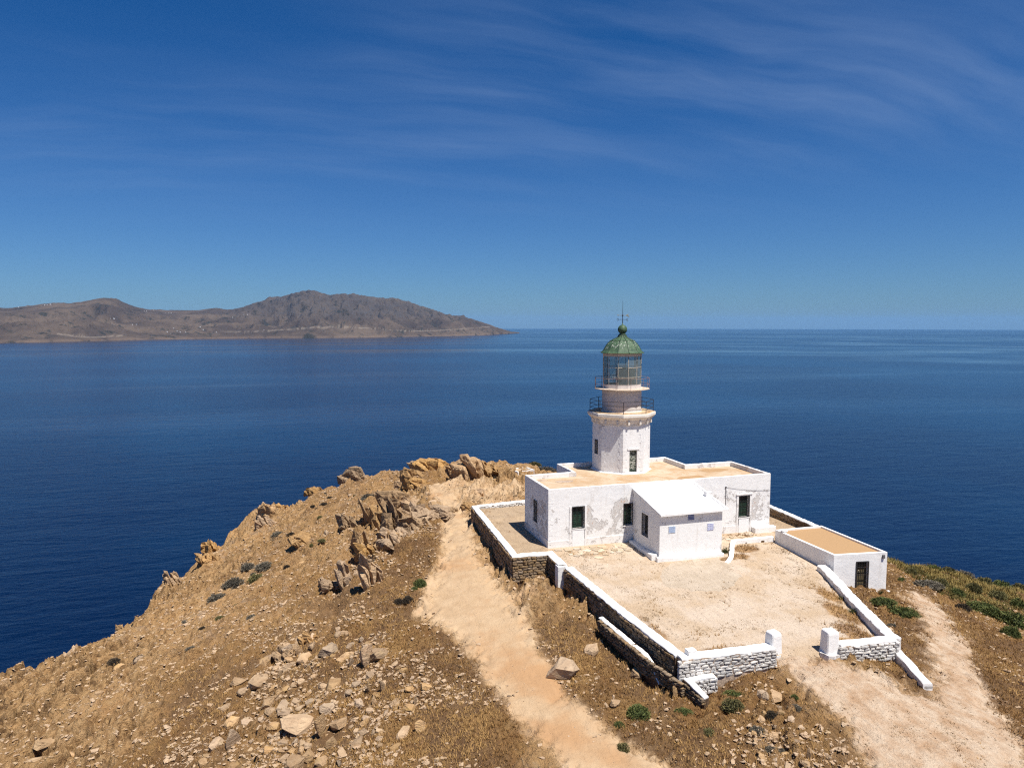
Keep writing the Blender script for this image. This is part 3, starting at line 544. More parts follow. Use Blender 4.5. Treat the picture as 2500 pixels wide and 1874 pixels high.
def mat_rock(name, a, b, dark, lich=(0.36, 0.23, 0.09), scale=1.0, objspace=False):
    m, w = new_mat(name)
    p = objco(w) if objspace else pos(w)
    r = orand(w)
    if objspace:
        off = w.n('ShaderNodeCombineXYZ', None, X=w.math('MULTIPLY', r, 37.0), Y=w.math('MULTIPLY', r, 91.0), Z=0.0).outputs[0]
        p = w.n('ShaderNodeVectorMath', {'operation': 'ADD'}, i0=p, i1=off).outputs[0]
    lay = w.noise(w.map(p, scale=(1, 0.35, 3.2), rot=(0.35, 0.2, 0.7)), 2.4 * scale, 6, 0.65, 0.4)
    mid = w.noise(p, 2.2 * scale, 6, 0.65)
    fine = w.noise(p, 11.0 * scale, 5, 0.7)
    c = w.mix(w.sstep(mid, 0.32, 0.68), a, b)
    c = w.mix(w.math('MULTIPLY', w.sstep(w.noise(p, 1.1 * scale, 4, 0.6), 0.55, 0.7), 0.65), c, lich)
    c = w.mix(w.math('MULTIPLY', w.sstep(lay, 0.44, 0.3), 0.8), c, dark)
    c = w.mix(w.math('MULTIPLY', w.sstep(fine, 0.4, 0.27), 0.6), c, dark)
    hsv = w.n('ShaderNodeHueSaturation', None, Hue=0.5, Saturation=w.math('ADD', 0.74, w.math('MULTIPLY', r, 0.36)), Value=w.math('ADD', 0.76, w.math('MULTIPLY', w.math('FRACT', w.math('MULTIPLY', r, 7.13)), 0.48)), Color=c)
    h = w.math('ADD', w.math('MULTIPLY', lay, 1.0), w.math('ADD', w.math('MULTIPLY', mid, 0.5), w.math('MULTIPLY', fine, 0.35)))
    return finish(m, w, hsv.outputs[0], 0.92, h, 0.16, 0.9, 0.15)


def mat_plaster(name, base=(0.80, 0.80, 0.80), peel=0.5, wear_lo=0.0, seed=0.0, band=None):
    """Lime-washed masonry: thin coats, flaked patches, dark pock marks. PEEL is how much has come off."""
    m, w = new_mat(name)
    p = w.map(pos(w), loc=(seed, seed * 0.7, 0))
    big = w.noise(p, 0.42, 5, 0.62, 0.4)
    mid = w.noise(p, 1.7, 7, 0.68)
    fine = w.noise(p, 7.5, 6, 0.7)
    pock = w.noise(w.map(p, scale=(1, 1, 1.6)), 5.2, 4, 0.55)
    c = w.mix(w.math('MULTIPLY', w.sstep(mid, 0.36, 0.7), 0.35), base, tuple(v * 0.86 for v in base))
    z = w.n('ShaderNodeSeparateXYZ', None, i0=pos(w)).outputs[2]
    if peel > 0:
        f = w.math('ADD', w.math('MULTIPLY', big, 0.45), w.math('ADD', w.math('MULTIPLY', mid, 0.38), w.math('MULTIPLY', fine, 0.17)))
        if band:
            f = w.math('SUBTRACT', f, w.math('MULTIPLY', w.sstep(z, band[0], band[1]), 0.18))
            f = w.math('SUBTRACT', f, w.math('MULTIPLY', w.sstep(z, 0.62, 0.45), 0.2))
        t = 0.60 - 0.14 * peel
        g1 = w.sstep(f, t, t + 0.035)
        c = w.mix(w.math('MULTIPLY', g1, 0.85), c, (0.57, 0.545, 0.52))
        g2 = w.sstep(f, t + 0.075, t + 0.1)
        c = w.mix(w.math('MULTIPLY', g2, 0.8), c, w.mix(w.sstep(fine, 0.4, 0.6), (0.52, 0.36, 0.235), (0.5, 0.37, 0.32)))
        edge = w.math('MULTIPLY', g1, w.math('SUBTRACT', 1.0, w.sstep(f, t + 0.03, t + 0.055)))
        c = w.mix(w.math('MULTIPLY', edge, 0.45), c, (0.3, 0.25, 0.22))
        dots = w.math('MULTIPLY', w.sstep(pock, 0.335, 0.285), w.sstep(w.noise(p, 0.7, 3, 0.5), 0.4, 0.56))
        c = w.mix(w.math('MULTIPLY', dots, 0.85), c, (0.17, 0.14, 0.12))
    c = w.mix(w.math('MULTIPLY', w.sstep(w.noise(w.map(p, scale=(2.2, 2.2, 0.35)), 1.0, 5, 0.65), 0.54, 0.72), 0.3), c, (0.5, 0.44, 0.38))
    c = w.mix(w.math('MULTIPLY', w.sstep(fine, 0.4, 0.27), 0.3), c, (0.36, 0.31, 0.27))
    h = w.math('ADD', w.math('MULTIPLY', mid, 0.8), w.math('ADD', w.math('MULTIPLY', fine, 0.3), w.math('MULTIPLY', big, 1.0)))
    if peel > 0:
        h = w.math('SUBTRACT', h, w.math('MULTIPLY', g1, 0.35))
    return finish(m, w, c, 0.88, h, 0.05, 0.75, 0.2)


def mat_plain(name, col, rough=0.7, var=0.25, scale=6.0, metal=0.0, spec=0.3, rust=None):
    m, w = new_mat(name)
    p = pos(w)
    n1 = w.noise(p, scale, 5, 0.65)
    c = w.mix(w.sstep(n1, 0.3, 0.7), tuple(v * (1 - var) for v in col), tuple(min(1, v * (1 + var)) for v in col))
    if rust:
        c = w.mix(w.sstep(w.noise(p, rust[1], 5, 0.7), rust[2], rust[2] + 0.12), c, rust[0])
    return finish(m, w, c, rough, w.noise(p, scale * 4, 3, 0.6), 0.01, 0.5, spec, metal)


M_GROUND = mat_ground()
M_ROCK = mat_rock("schist_rock", (0.35, 0.22, 0.115), (0.45, 0.305, 0.17), (0.1, 0.058, 0.032), objspace=True)
M_CRAG = mat_rock("crag_rock", (0.29, 0.17, 0.075), (0.42, 0.27, 0.13), (0.1, 0.052, 0.024), (0.38, 0.22, 0.085))
M_STONE_TAN = mat_rock("wall_stone", (0.25, 0.165, 0.09), (0.39, 0.275, 0.165), (0.1, 0.06, 0.035), scale=1.6, objspace=True)
M_STONE_PALE = mat_rock("washed_wall_stone", (0.73, 0.68, 0.63), (0.8, 0.78, 0.75), (0.5, 0.4, 0.31), (0.62, 0.5, 0.38), scale=1.4, objspace=True)
M_MORTAR = mat_plain("dark_joint_earth", (0.1, 0.062, 0.036), 0.95, 0.5, 9)
M_MORTAR_PALE = mat_plain("pale_joint_lime", (0.38, 0.29, 0.22), 0.95, 0.45, 9)
M_LIME = mat_plaster("fresh_limewash", (0.8, 0.785, 0.765), 0.0)
M_LIME_WORN = mat_plaster("worn_limewash", (0.77, 0.75, 0.725), 0.5, seed=3.0)
M_HOUSE = mat_plaster("house_plaster", (0.78, 0.768, 0.75), 0.62, seed=1.4, band=(3.3, 4.3))
M_TOWER = mat_plaster("tower_plaster", (0.79, 0.777, 0.76), 0.2, seed=9.0)
M_ANNEX = mat_plaster("annex_plaster", (0.78, 0.768, 0.75), 0.3, seed=21.0)
M_STORE = mat_plaster("store_plaster", (0.8, 0.785, 0.765), 0.0, seed=5.0)
M_APRON = mat_plain("smooth_white_infill", (0.78, 0.775, 0.765), 0.85, 0.03, 2)


def mat_roof():
    m, w = new_mat("dusty_roof_screed")
    p = pos(w)
    a, b, f = w.noise(p, 0.45, 6, 0.65, 0.5), w.noise(p, 1.6, 6, 0.7), w.noise(p, 9.0, 4, 0.7)
    c = w.mix(w.sstep(a, 0.36, 0.62), (0.42, 0.29, 0.175), (0.5, 0.4, 0.29))
    c = w.mix(w.math('MULTIPLY', w.sstep(b, 0.52, 0.68), 0.7), c, (0.42, 0.24, 0.105))
    c = w.mix(w.math('MULTIPLY', w.sstep(b, 0.4, 0.28), 0.75), c, (0.27, 0.17, 0.1))
    c = w.mix(w.math('MULTIPLY', w.sstep(f, 0.38, 0.27), 0.5), c, (0.2, 0.13, 0.08))
    return finish(m, w, c, 0.95, w.math('ADD', b, w.math('MULTIPLY', f, 0.4)), 0.06, 0.8, 0.1)


M_ROOF = mat_roof()
M_STORE_ROOF = mat_plain("store_roof_screed", (0.37, 0.23, 0.115), 0.95, 0.1, 12)
M_CORNICE = mat_plain("weathered_cornice", (0.7, 0.64, 0.56), 0.85, 0.12, 3, rust=((0.55, 0.27, 0.09), 1.1, 0.62))
M_DECK = mat_plain("rust_stained_deck", (0.5, 0.36, 0.22), 0.9, 0.25, 2, rust=((0.42, 0.18, 0.05), 1.4, 0.56))
M_DRUM = mat_plain("grey_cream_paint", (0.62, 0.57, 0.53), 0.6, 0.07, 2.5)
M_FRIEZE = mat_plain("cream_frieze_paint", (0.56, 0.45, 0.35), 0.7, 0.15, 4)
M_DOOR_GREEN = mat_plain("dark_green_paint", (0.018, 0.05, 0.03), 0.5, 0.35, 5)
M_IRON = mat_plain("black_iron", (0.03, 0.028, 0.028), 0.6, 0.3, 8, rust=((0.12, 0.05, 0.025), 3, 0.58))
M_RUST_RAIL = mat_plain("rusty_rail_paint", (0.36, 0.25, 0.2), 0.75, 0.3, 5, rust=((0.2, 0.075, 0.04), 2.5, 0.48))
M_MULLION = mat_plain("stained_glazing_bar", (0.5, 0.43, 0.34), 0.6, 0.3, 6, rust=((0.06, 0.075, 0.06), 2.2, 0.5))
M_DARK = mat_plain("dark_interior", (0.012, 0.013, 0.012), 0.9, 0.2, 3)
M_WIRE = mat_plain("grey_cable", (0.12, 0.11, 0.11), 0.7, 0.2, 5)
M_BRASS = mat_plain("ochre_vane_metal", (0.3, 0.24, 0.09), 0.5, 0.2, 8)


def mat_dome():
    m, w = new_mat("green_dome_copper")
    p = pos(w)
    a = w.noise(p, 3.0, 6, 0.7)
    b = w.noise(p, 9.0, 5, 0.7)
    c = w.mix(w.sstep(a, 0.3, 0.7), (0.02, 0.058, 0.03), (0.085, 0.14, 0.075))
    c = w.mix(w.math('MULTIPLY', w.sstep(b, 0.55, 0.72), 0.5), c, (0.17, 0.21, 0.13))
    # bird droppings run down from the upper ledge
    sp = w.n('ShaderNodeSeparateXYZ', None, i0=p)
    run = w.noise(w.map(p, scale=(1, 1, 0.12)), 6.5, 3, 0.6)
    zz = sp.outputs[2]
    k = w.math('MULTIPLY', w.sstep(run, 0.56, 0.66), w.math('MULTIPLY', w.sstep(zz, 15.95, 16.6), w.sstep(zz, 17.0, 16.8)))
    c = w.mix(w.math('MULTIPLY', k, 0.85), c, (0.62, 0.62, 0.55))
    return finish(m, w, c, 0.6, b, 0.02, 0.6, 0.35, 0.0)


M_DOME = mat_dome()
M_RIB = mat_plain('dark_green_rib', (0.018, 0.04, 0.024), 0.6, 0.3, 5)


def mat_glass():
    m, w = new_mat("lantern_glass")
    tr = w.n('ShaderNodeBsdfTransparent', None, Color=(0.8, 0.88, 0.84, 1))
    gl = w.n('ShaderNodeBsdfGlossy', None, Color=(0.9, 0.95, 0.95, 1), Roughness=0.03)
    fr = w.n('ShaderNodeFresnel', None, IOR=1.5)
    d = w.n('ShaderNodeBsdfDiffuse', None, Color=(0.42, 0.47, 0.43, 1))
    m1 = w.n('ShaderNodeMixShader', None, i0=w.math('ADD', w.math('MULTIPLY', fr.outputs[0], 0.8), 0.03), i1=tr.outputs[0], i2=gl.outputs[0])
    dirt = w.math('ADD', 0.12, w.math('MULTIPLY', w.noise(pos(w), 1.2, 4, 0.6), 0.2))
    m2 = w.n('ShaderNodeMixShader', None, i0=dirt, i1=m1.outputs[0], i2=d.outputs[0])
    out = w.n('ShaderNodeOutputMaterial')
    w.t.links.new(m2.outputs[0], out.inputs[0])
    return m


M_GLASS = mat_glass()


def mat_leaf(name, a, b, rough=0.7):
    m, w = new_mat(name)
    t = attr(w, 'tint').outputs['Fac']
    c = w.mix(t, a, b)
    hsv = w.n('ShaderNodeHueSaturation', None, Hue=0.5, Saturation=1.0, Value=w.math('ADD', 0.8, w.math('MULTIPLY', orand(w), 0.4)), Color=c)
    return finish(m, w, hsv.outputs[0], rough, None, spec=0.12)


M_LEAF = {'green': mat_leaf("green_cushion_leaf", (0.045, 0.058, 0.018), (0.15, 0.165, 0.055)),
          'olive': mat_leaf("olive_cushion_leaf", (0.06, 0.056, 0.024), (0.19, 0.168, 0.07)),
          'grey': mat_leaf("grey_cushion_leaf", (0.065, 0.058, 0.046), (0.185, 0.16, 0.12)),
          'dark': mat_leaf("dark_cushion_leaf", (0.028, 0.022, 0.017), (0.085, 0.066, 0.045)),
          'spiky': mat_leaf("spiky_weed_leaf", (0.035, 0.045, 0.014), (0.13, 0.125, 0.045))}
M_GRASS = mat_leaf("dry_grass_blade", (0.2, 0.104, 0.038), (0.54, 0.335, 0.13))
M_COVER = mat_leaf("seaward_ground_cover", (0.085, 0.078, 0.025), (0.36, 0.26, 0.09))

# ------------------------------------------------------------------ ground sheets
def axis(lo, hi, spans):
    """Grid lines: spacing by spans (start, step), growing outside."""
    out = [lo]
    while out[-1] < hi:
        st = [s for a, s in spans if out[-1] >= a][-1]
        out.append(out[-1] + st)
    return np.array(out)


gx = axis(-170, 190, [(-1e9, 5.0), (-75, 1.0), (-52, 0.3), (-46, 0.15), (-18, 0.145), (22, 0.2), (34, 0.5), (60, 2.0), (90, 6.0)])
gy = axis(-130, 190, [(-1e9, 5.0), (-70, 1.5), (-36, 0.3), (-31, 0.15), (20, 0.22), (60, 1.2), (80, 5.0)])
GX, GY = np.meshgrid(gx, gy)
Z0 = ground(GX, GY, 1.0)


FRAY = (fbm(GX * 0.9, GY * 0.9, 4, 401) - 0.5) * 1.7


def pmask(poly, soft=0.5, fray=0.0):
    d, _, _ = poly_sd(poly, GX, GY)
    d = d + FRAY * fray
    return 1 - sst(d, -soft, soft)


m_path = np.maximum(np.maximum(1 - sst(poly_sd(PATH, GX, GY)[0] + FRAY * 0.6, -0.6, 1.4), 0.72 * pmask(BARE, 1.6, 1.5)), 0.62 * pmask(BARE2, 1.2, 1.4))
m_track = pmask(TRACK, 1.2, 1.0)
m_conc = pmask(CONC, 0.3, 0.8)
m_court = np.maximum(np.maximum(pmask(COURT, 0.15), pmask(TERRACE, 0.15)), pmask(SEATERR, 0.15))
num = np.zeros(GX.shape)
den = np.full(GX.shape, 1e-6)
for (a, b, v) in GRASS_W:
    q = 1.0 / ((GX - a) ** 2 + (GY - b) ** 2 + 1.5) ** 1.6
    num += q * v
    den += q
m_grass = num / den
m_grass = m_grass * (1 - 0.95 * np.maximum(m_path, m_track * 0.9))
m_grass = np.where(m_court > 0.5, m_grass * 0.35, m_grass)
for (a, b, ra, rb, v) in ((16.4, -3.9, 1.5, 0.8, 0.9), (15.0, -5.3, 0.8, 0.7, 0.8), (13.6, -5.6, 0.9, 0.5, 0.7), (14.0, -18.8, 0.9, 1.6, 0.9), (15.3, -16.2, 0.9, 2.0, 0.85), (16.6, -13.6, 0.7, 1.6, 0.7), (12.4, -19.8, 2.0, 0.7, 0.8), (4.0, -18.6, 2.4, 0.5, 0.6), (1.6, -15.5, 0.5, 2.5, 0.5), (18.6, -0.9, 1.2, 0.4, 0.7), (3.5, -2.2, 2.5, 0.6, 0.42)):
    m_grass = np.maximum(m_grass, v * np.exp(-(((GX - a) / ra) ** 2 + ((GY - b) / rb) ** 2)) * (m_court > 0.5))
m_green = np.clip(sst(GX + 0.35 * GY, 27.0, 36.0) * sst(GX, 24.5, 29.0), 0, 1) * (0.5 + 0.5 * (fbm(GX * 0.25, GY * 0.25, 3, 5) > 0.44))
wild = (1 - np.maximum(np.maximum(pmask(PATH, 1.5, 0.6), m_court), pmask(TRACK, 1.6, 0.8))) * 1.0
# foliated schist: ledges that run with the ridge, stronger on the bare slope
u = GX * 0.73 - GY * 0.68
v = GX * 0.68 + GY * 0.73
bare = np.clip(1.15 - 1.1 * m_grass, 0.15, 1) * wild
n1 = fbm(u * 0.42, v * 0.13, 4, 21)
n2 = fbm(u * 1.3, v * 0.42, 4, 33)
def saw(a):
    a = np.mod(a, 1.0)
    return sst(a, 0.78, 1.0) - a + 0.3


n3 = fbm(u * 0.9 + 3, v * 0.26, 4, 29, 0.6)
rocky_bed = sst(fbm(GX * 0.13, GY * 0.13, 3, 37), 0.36, 0.62)
ledge = 1.25 * saw(n1 * 4.0 + 0.12 * u) * (0.35 + 0.65 * rocky_bed) + 0.62 * saw(n3 * 4.5 - 0.2 * u) * rocky_bed
disp = bare * ((n1 - 0.5) * 1.6 + ledge * 0.6 + (np.abs(n2 - 0.5) * -1.4 + 0.17) * 0.85)
# fractured bedrock: tilted blocks with open joints between them
wx_, wy_ = (fbm(GX * 0.7, GY * 0.7, 3, 201) - 0.5) * 1.6, (fbm(GX * 0.7, GY * 0.7, 3, 211) - 0.5) * 1.6
bedrock = np.zeros(GX.shape)
joint = np.zeros(GX.shape)
for sc_u, sc_v, hgt_, sd__ in ((0.62, 0.3, 1.15, 221), (1.5, 0.75, 0.5, 231)):
    rid, ox, oy, ed = cells(u * sc_u + wx_, v * sc_v + wy_, sd__)
    tilt_ = (rid * 7.0 % 1.0 - 0.62) * ox * 1.3 + (rid * 13.0 % 1.0 - 0.5) * oy * 0.8
    bedrock += hgt_ * (rid - 0.5 + tilt_) - 0.4 * hgt_ * (1 - sst(ed, 0.0, 0.14))
    joint = np.maximum(joint, (1 - sst(ed, 0.02, 0.11)) * min(1.0, hgt_))
bed_amt = bare * sst(fbm(GX * 0.11 + 3, GY * 0.11, 4, 241), 0.34, 0.56) * (0.45 + 0.55 * sst(m_grass, 0.45, 0.1))
bed_amt = np.clip(bed_amt, 0, 1)
disp += bed_amt * bedrock
disp += wild * (fbm(GX * 1.9, GY * 1.9, 3, 44) - 0.5) * 0.22
disp += (fbm(GX * 0.5, GY * 0.5, 3, 51) - 0.5) * 0.10 * (1 - m_court * 0.7)
cliffy = sst(poly_sd(EDGE, GX, GY)[0], -6, 4)
disp += cliffy * wild * ((fbm(GX * 0.16, GY * 0.16, 3, 61) - 0.5) * 1.0 + np.abs(fbm(u * 0.5, v * 0.2, 3, 71) - 0.5) * -1.6 + 0.3)
# the crag belt: a broken step in the slope, hollow on its lower side
bd = np.full(GX.shape, 1e9)
bs = np.zeros(GX.shape)
for (ax_, ay_), (bx_, by_) in zip(BELTLINE, BELTLINE[1:]):
    ex, ey = bx_ - ax_, by_ - ay_
    tt = np.clip(((GX - ax_) * ex + (GY - ay_) * ey) / (ex * ex + ey * ey), 0, 1)
    dd_ = np.hypot(GX - ax_ - tt * ex, GY - ay_ - tt * ey)
    cr = ex * (GY - ay_) - ey * (GX - ax_)
    m_ = dd_ < bd
    bs = np.where(m_, np.sign(cr), bs)
    bd = np.where(m_, dd_, bd)
bsd = bs * bd + (fbm(GX * 0.5, GY * 0.5, 3, 301) - 0.5) * 2.4      # positive on the lower side
amp_ = sst(fbm(u * 0.2, v * 0.5, 2, 311), 0.3, 0.55) * np.exp(-bd / 3.6) * (1 - m_path)
disp += amp_ * np.where(bsd > 0, -2.1 * sst(bsd, -0.1, 0.35), 1.0 * sst(-bsd, -0.1, 0.35))
# hollows under the shaded sides of the crags
for (cx_, cy_, cw_, ch_, ck_, cl_) in CRAGS:
    if cx_ > -24 and cw_ > 0.7 and cy_ < 34:
        disp -= 0.42 * min(2.6, ch_) * np.exp(-(((GX - cx_ + 0.8 * cw_) / (0.75 * cw_)) ** 2 + ((GY - cy_ + 0.35 * cw_) / (0.95 * cw_)) ** 2)) * (1 - m_path)
Zg = Z0 + disp
NXg, NYg = len(gx), len(gy)


def zat(x, y):
    """Height of the finished ground sheet (bilinear)."""
    x = np.asarray(x, float)
    y = np.asarray(y, float)
    i = np.clip(np.searchsorted(gx, x) - 1, 0, NXg - 2)
    j = np.clip(np.searchsorted(gy, y) - 1, 0, NYg - 2)
    fx = (x - gx[i]) / (gx[i + 1] - gx[i])
    fy = (y - gy[j]) / (gy[j + 1] - gy[j])
    return (Zg[j, i] * (1 - fx) + Zg[j, i + 1] * fx) * (1 - fy) + (Zg[j + 1, i] * (1 - fx) + Zg[j + 1, i + 1] * fx) * fy


def mval(A, x, y):
    i = np.clip(np.searchsorted(gx, x) - 1, 0, NXg - 2)
    j = np.clip(np.searchsorted(gy, y) - 1, 0, NYg - 2)
    return A[j, i]


idx = np.arange(NXg * NYg).reshape(NYg, NXg)
quads = np.stack([idx[:-1, :-1], idx[:-1, 1:], idx[1:, 1:], idx[1:, :-1]], -1).reshape(-1, 4)
cen = lambda A: (0.25 * (A[:-1, :-1] + A[:-1, 1:] + A[1:, 1:] + A[1:, :-1])).ravel()
cls = np.zeros(len(quads), int)
cls[cen(pmask(PATH, 0.4)) > 0.5] = 1
cls[cen(m_track) > 0.5] = 2
cls[cen(m_court) > 0.5] = 3
allv = np.stack([GX.ravel(), GY.ravel(), Zg.ravel()], 1)
masks = {'m_path': m_path, 'm_grass': m_grass, 'm_track': m_track, 'm_conc': m_conc, 'm_terr': np.maximum(pmask(TERRACE, 0.15), pmask(SEATERR, 0.15)), 'm_rock': bed_amt, 'm_joint': bed_amt * joint, 'm_court': m_court, 'm_green': m_green}
GROUND_OBJ = {}
for k, nm in ((0, 'headland_terrain'), (1, 'dirt_path'), (2, 'gravel_track'), (3, 'courtyard_ground')):
    q = quads[cls == k]
    used = np.unique(q)
    remap = np.zeros(len(allv), np.int32)
    remap[used] = np.arange(len(used))
    me = mesh_np(nm, allv[used], remap[q], M_GROUND, True)
    for an, A in masks.items():
        at = me.attributes.new(an, 'FLOAT', 'POINT')
        at.data.foreach_set('value', A.ravel()[used].astype(np.float32))
    GROUND_OBJ[k] = props(link(nm, me), kind='structure')

# ------------------------------------------------------------------ sea: a sheet that follows the curve of the earth
R_EARTH = 6371000.0


def mat_sea():
    m, w = new_mat("open_sea")
    p = pos(w)
    slick = w.noise(w.map(p, scale=(0.00007, 0.00042, 1), rot=(0, 0, math.radians(17.5))), 1.0, 4, 0.6, 0.7)
    slick2 = w.noise(w.map(p, scale=(0.0005, 0.0042, 1), rot=(0, 0, math.radians(15))), 1.0, 4, 0.6, 0.5)
    calm = w.math('MULTIPLY', w.sstep(slick, 0.47, 0.68), w.sstep(slick2, 0.3, 0.62))
    cam_d_ = w.n('ShaderNodeVectorMath', {'operation': 'LENGTH'}, i0=p).outputs[1]
    wav = w.noise(w.map(p, scale=(1, 2.1, 1), rot=(0, 0, math.radians(20))), 0.085, 6, 0.62, 0.4)
    swell = w.noise(w.map(p, scale=(1, 2.6, 1), rot=(0, 0, math.radians(33))), 0.016, 4, 0.55, 0.3)
    h = w.math('ADD', w.math('MULTIPLY', wav, 1.6), w.math('MULTIPLY', swell, 3.6))
    bn = w.n('ShaderNodeBump', None, Strength=w.math('SUBTRACT', 0.4, w.math('MULTIPLY', calm, 0.4 * 0.75)), Distance=1.0, Height=h)
    deep = w.mix(w.sstep(w.noise(p, 0.0016, 4, 0.55), 0.35, 0.68), (0.0, 0.005, 0.025), (0.0, 0.016, 0.05))
    b = w.n('ShaderNodeBsdfPrincipled', None, Base_Color=deep, Roughness=w.math('SUBTRACT', 0.19, w.math('MULTIPLY', calm, 0.15)), IOR=1.333)
    b.inputs['Specular IOR Level'].default_value = 0.5
    w.t.links.new(bn.outputs[0], b.inputs['Normal'])
    out = w.n('ShaderNodeOutputMaterial')
    w.t.links.new(b.outputs[0], out.inputs[0])
    return m


def build_sea():
    nr, ns = 70, 220
    r = np.concatenate([[0], np.geomspace(40, 66000, nr)])
    a = np.linspace(0, 2 * np.pi, ns, endpoint=False)
    Rr, A = np.meshgrid(r, a, indexing='ij')
    X, Y = Rr * np.cos(A), Rr * np.sin(A)
    Z = ZSEA - Rr ** 2 / (2 * R_EARTH)
    V = np.stack([X.ravel(), Y.ravel(), Z.ravel()], 1)
    I = np.arange((nr + 1) * ns).reshape(nr + 1, ns)
    J = np.roll(I, -1, 1)
    F = np.stack([I[:-1], I[1:], J[1:], J[:-1]], -1).reshape(-1, 4)[ns:]
    fan = np.stack([I[1], J[1], np.full(ns, I[0, 0]), np.full(ns, I[0, 0])], -1)
    me = mesh_np('sea', V, F, mat_sea(), True)
    o = props(link('sea', me), kind='structure')
    return o


build_sea()

# ------------------------------------------------------------------ the island across the strait
def mat_island():
    m, w = new_mat("far_island_scrub")
    p = pos(w)
    z = attr(w, 'hgt').outputs['Fac']
    rk = attr(w, 'rocky').outputs['Fac']
    road = attr(w, 'road').outputs['Fac']
    a = w.noise(p, 0.0012, 6, 0.65)
    b = w.noise(p, 0.006, 6, 0.7)
    c = w.mix(w.sstep(a, 0.38, 0.64), (0.058, 0.043, 0.034), (0.115, 0.085, 0.062))
    c = w.mix(w.math('MULTIPLY', w.sstep(b, 0.47, 0.36), 0.8), c, (0.02, 0.022, 0.017))
    c = w.mix(w.math('MULTIPLY', w.sstep(b, 0.6, 0.72), 0.5), c, (0.10, 0.077, 0.058))
    c = w.mix(w.math('MULTIPLY', rk, w.sstep(b, 0.35, 0.6)), c, (0.07, 0.06, 0.055))
    c = w.mix(w.math('MULTIPLY', attr(w, 'gully_shade').outputs['Fac'], 0.75), c, (0.022, 0.022, 0.018))  # relief shading of the gullies, put into the scrub colour
    shore = w.math('MULTIPLY', w.sstep(z, 34.0, 6.0), w.sstep(b, 0.38, 0.52))
    c = w.mix(w.math('MULTIPLY', shore, 0.45), c, (0.17, 0.12, 0.085))
    c = w.mix(w.math('MULTIPLY', road, 0.7), c, (0.23, 0.19, 0.15))
    return finish(m, w, c, 0.95, b, 45.0, 1.0, 0.05)


def build_island():
    I = np.array(ISLAND, float)
    n = len(I)
    nu = 900
    t = np.linspace(0, n - 1, nu)
    k = np.clip(t.astype(int), 0, n - 2)
    f = (t - k)[:, None]
    P = I[k] * (1 - f) + I[k + 1] * f
    vs = np.concatenate([np.linspace(0, 1, 110), np.linspace(1.03, 2.1, 26)])
    U, Vv = np.meshgrid(np.linspace(0, 1, nu), vs, indexing='ij')
    cx, cy, rx, ry, rz = (P[:, i][:, None] for i in range(5))
    X = cx + (rx - cx) * Vv
    Y = cy + (ry - cy) * Vv
    r2 = X ** 2 + Y ** 2
    sea_z = ZSEA - r2 / (2 * R_EARTH)
    H = rz - (ZSEA - (rx ** 2 + ry ** 2) / (2 * R_EARTH))
    s = np.clip(Vv, 0, 1)
    prof = 0.30 * s + 0.70 * s ** 1.7
    prof = np.where(Vv > 1, 1 - (Vv - 1) ** 1.2 * 0.9, prof)
    x, y = X / 1000.0, Y / 1000.0
    rg = 1 - np.abs(2 * fbm(x * 1.15 + 5, y * 1.15, 4, 91) - 1)
    rg2 = 1 - np.abs(2 * fbm(x * 4.2, y * 4.2, 4, 95) - 1)
    win = np.clip(s * (1 - s) * 4, 0, 1)
    near = np.where(Vv < 1, 1, 1)
    h = H * prof
    h = h + win * (rg - 0.62) * (100 + 0.5 * H) + np.minimum(1, s * 6) * (rg2 - 0.6) * (55 + 0.2 * H) * np.where(s > 0.97, 0.25, 1) * near
    h = h + 10 * sst(s, 0.0, 0.035) * (0.4 + fbm(x * 6, y * 6, 3, 99))
    h = np.maximum(h, -6 + 0 * h)
    h[:, 0] = -8
    hr = H + 0 * h
    lim = hr * np.minimum(1.0, 0.25 + 0.75 * s ** 0.8)
    h = np.where(Vv <= 1, np.minimum(h, lim + 6), h)
    ta = np.linspace(0, 1, nu)[:, None] + 0 * h
    ang = np.arctan2(cx, cy) + 0 * h
    rocky = sst(h, 190, 330) * sst(ang, -0.13, 0.02)
    h = h + rocky * (fbm(x * 11, y * 11, 4, 101) - 0.5) * 170 * np.where(Vv > 1, 0.3, np.minimum(1, (1.02 - s) * 5 + 0.25))
    road = np.exp(-((h - (105 + 30 * np.sin(ang * 26))) / 5.0) ** 2) * sst(ang, -0.10, -0.04) * (s < 0.8)
    road = np.maximum(road, np.exp(-((h - (70 + 34 * np.sin(ang * 40 + 1))) / 5.0) ** 2) * (fbm(ang * 17, 0 * ang, 2, 7) > 0.52) * (ang < -0.12) * (s < 0.7))
    Z = sea_z + h
    V = np.stack([X.ravel(), Y.ravel(), Z.ravel()], 1)
    m = len(vs)
    ix = np.arange(nu * m).reshape(nu, m)
    F = np.stack([ix[:-1, :-1], ix[1:, :-1], ix[1:, 1:], ix[:-1, 1:]], -1).reshape(-1, 4)
    me = mesh_np('island_hills', V, F, mat_island(), True)
    gully_shade = np.clip((0.66 - rg2) * 3.2, 0, 1) * win + np.clip((0.5 - rg) * 2.0, 0, 1) * win  # where shade is painted into the ravines
    for an, A in (('hgt', h), ('rocky', rocky), ('road', road), ('gully_shade', np.clip(gully_shade, 0, 1))):
        at = me.attributes.new(an, 'FLOAT', 'POINT')
        at.data.foreach_set('value', A.ravel().astype(np.float32))
    o = props(link('island_hills', me), kind='structure')
    return X, Y, Z, h, ang


ISL = build_island()


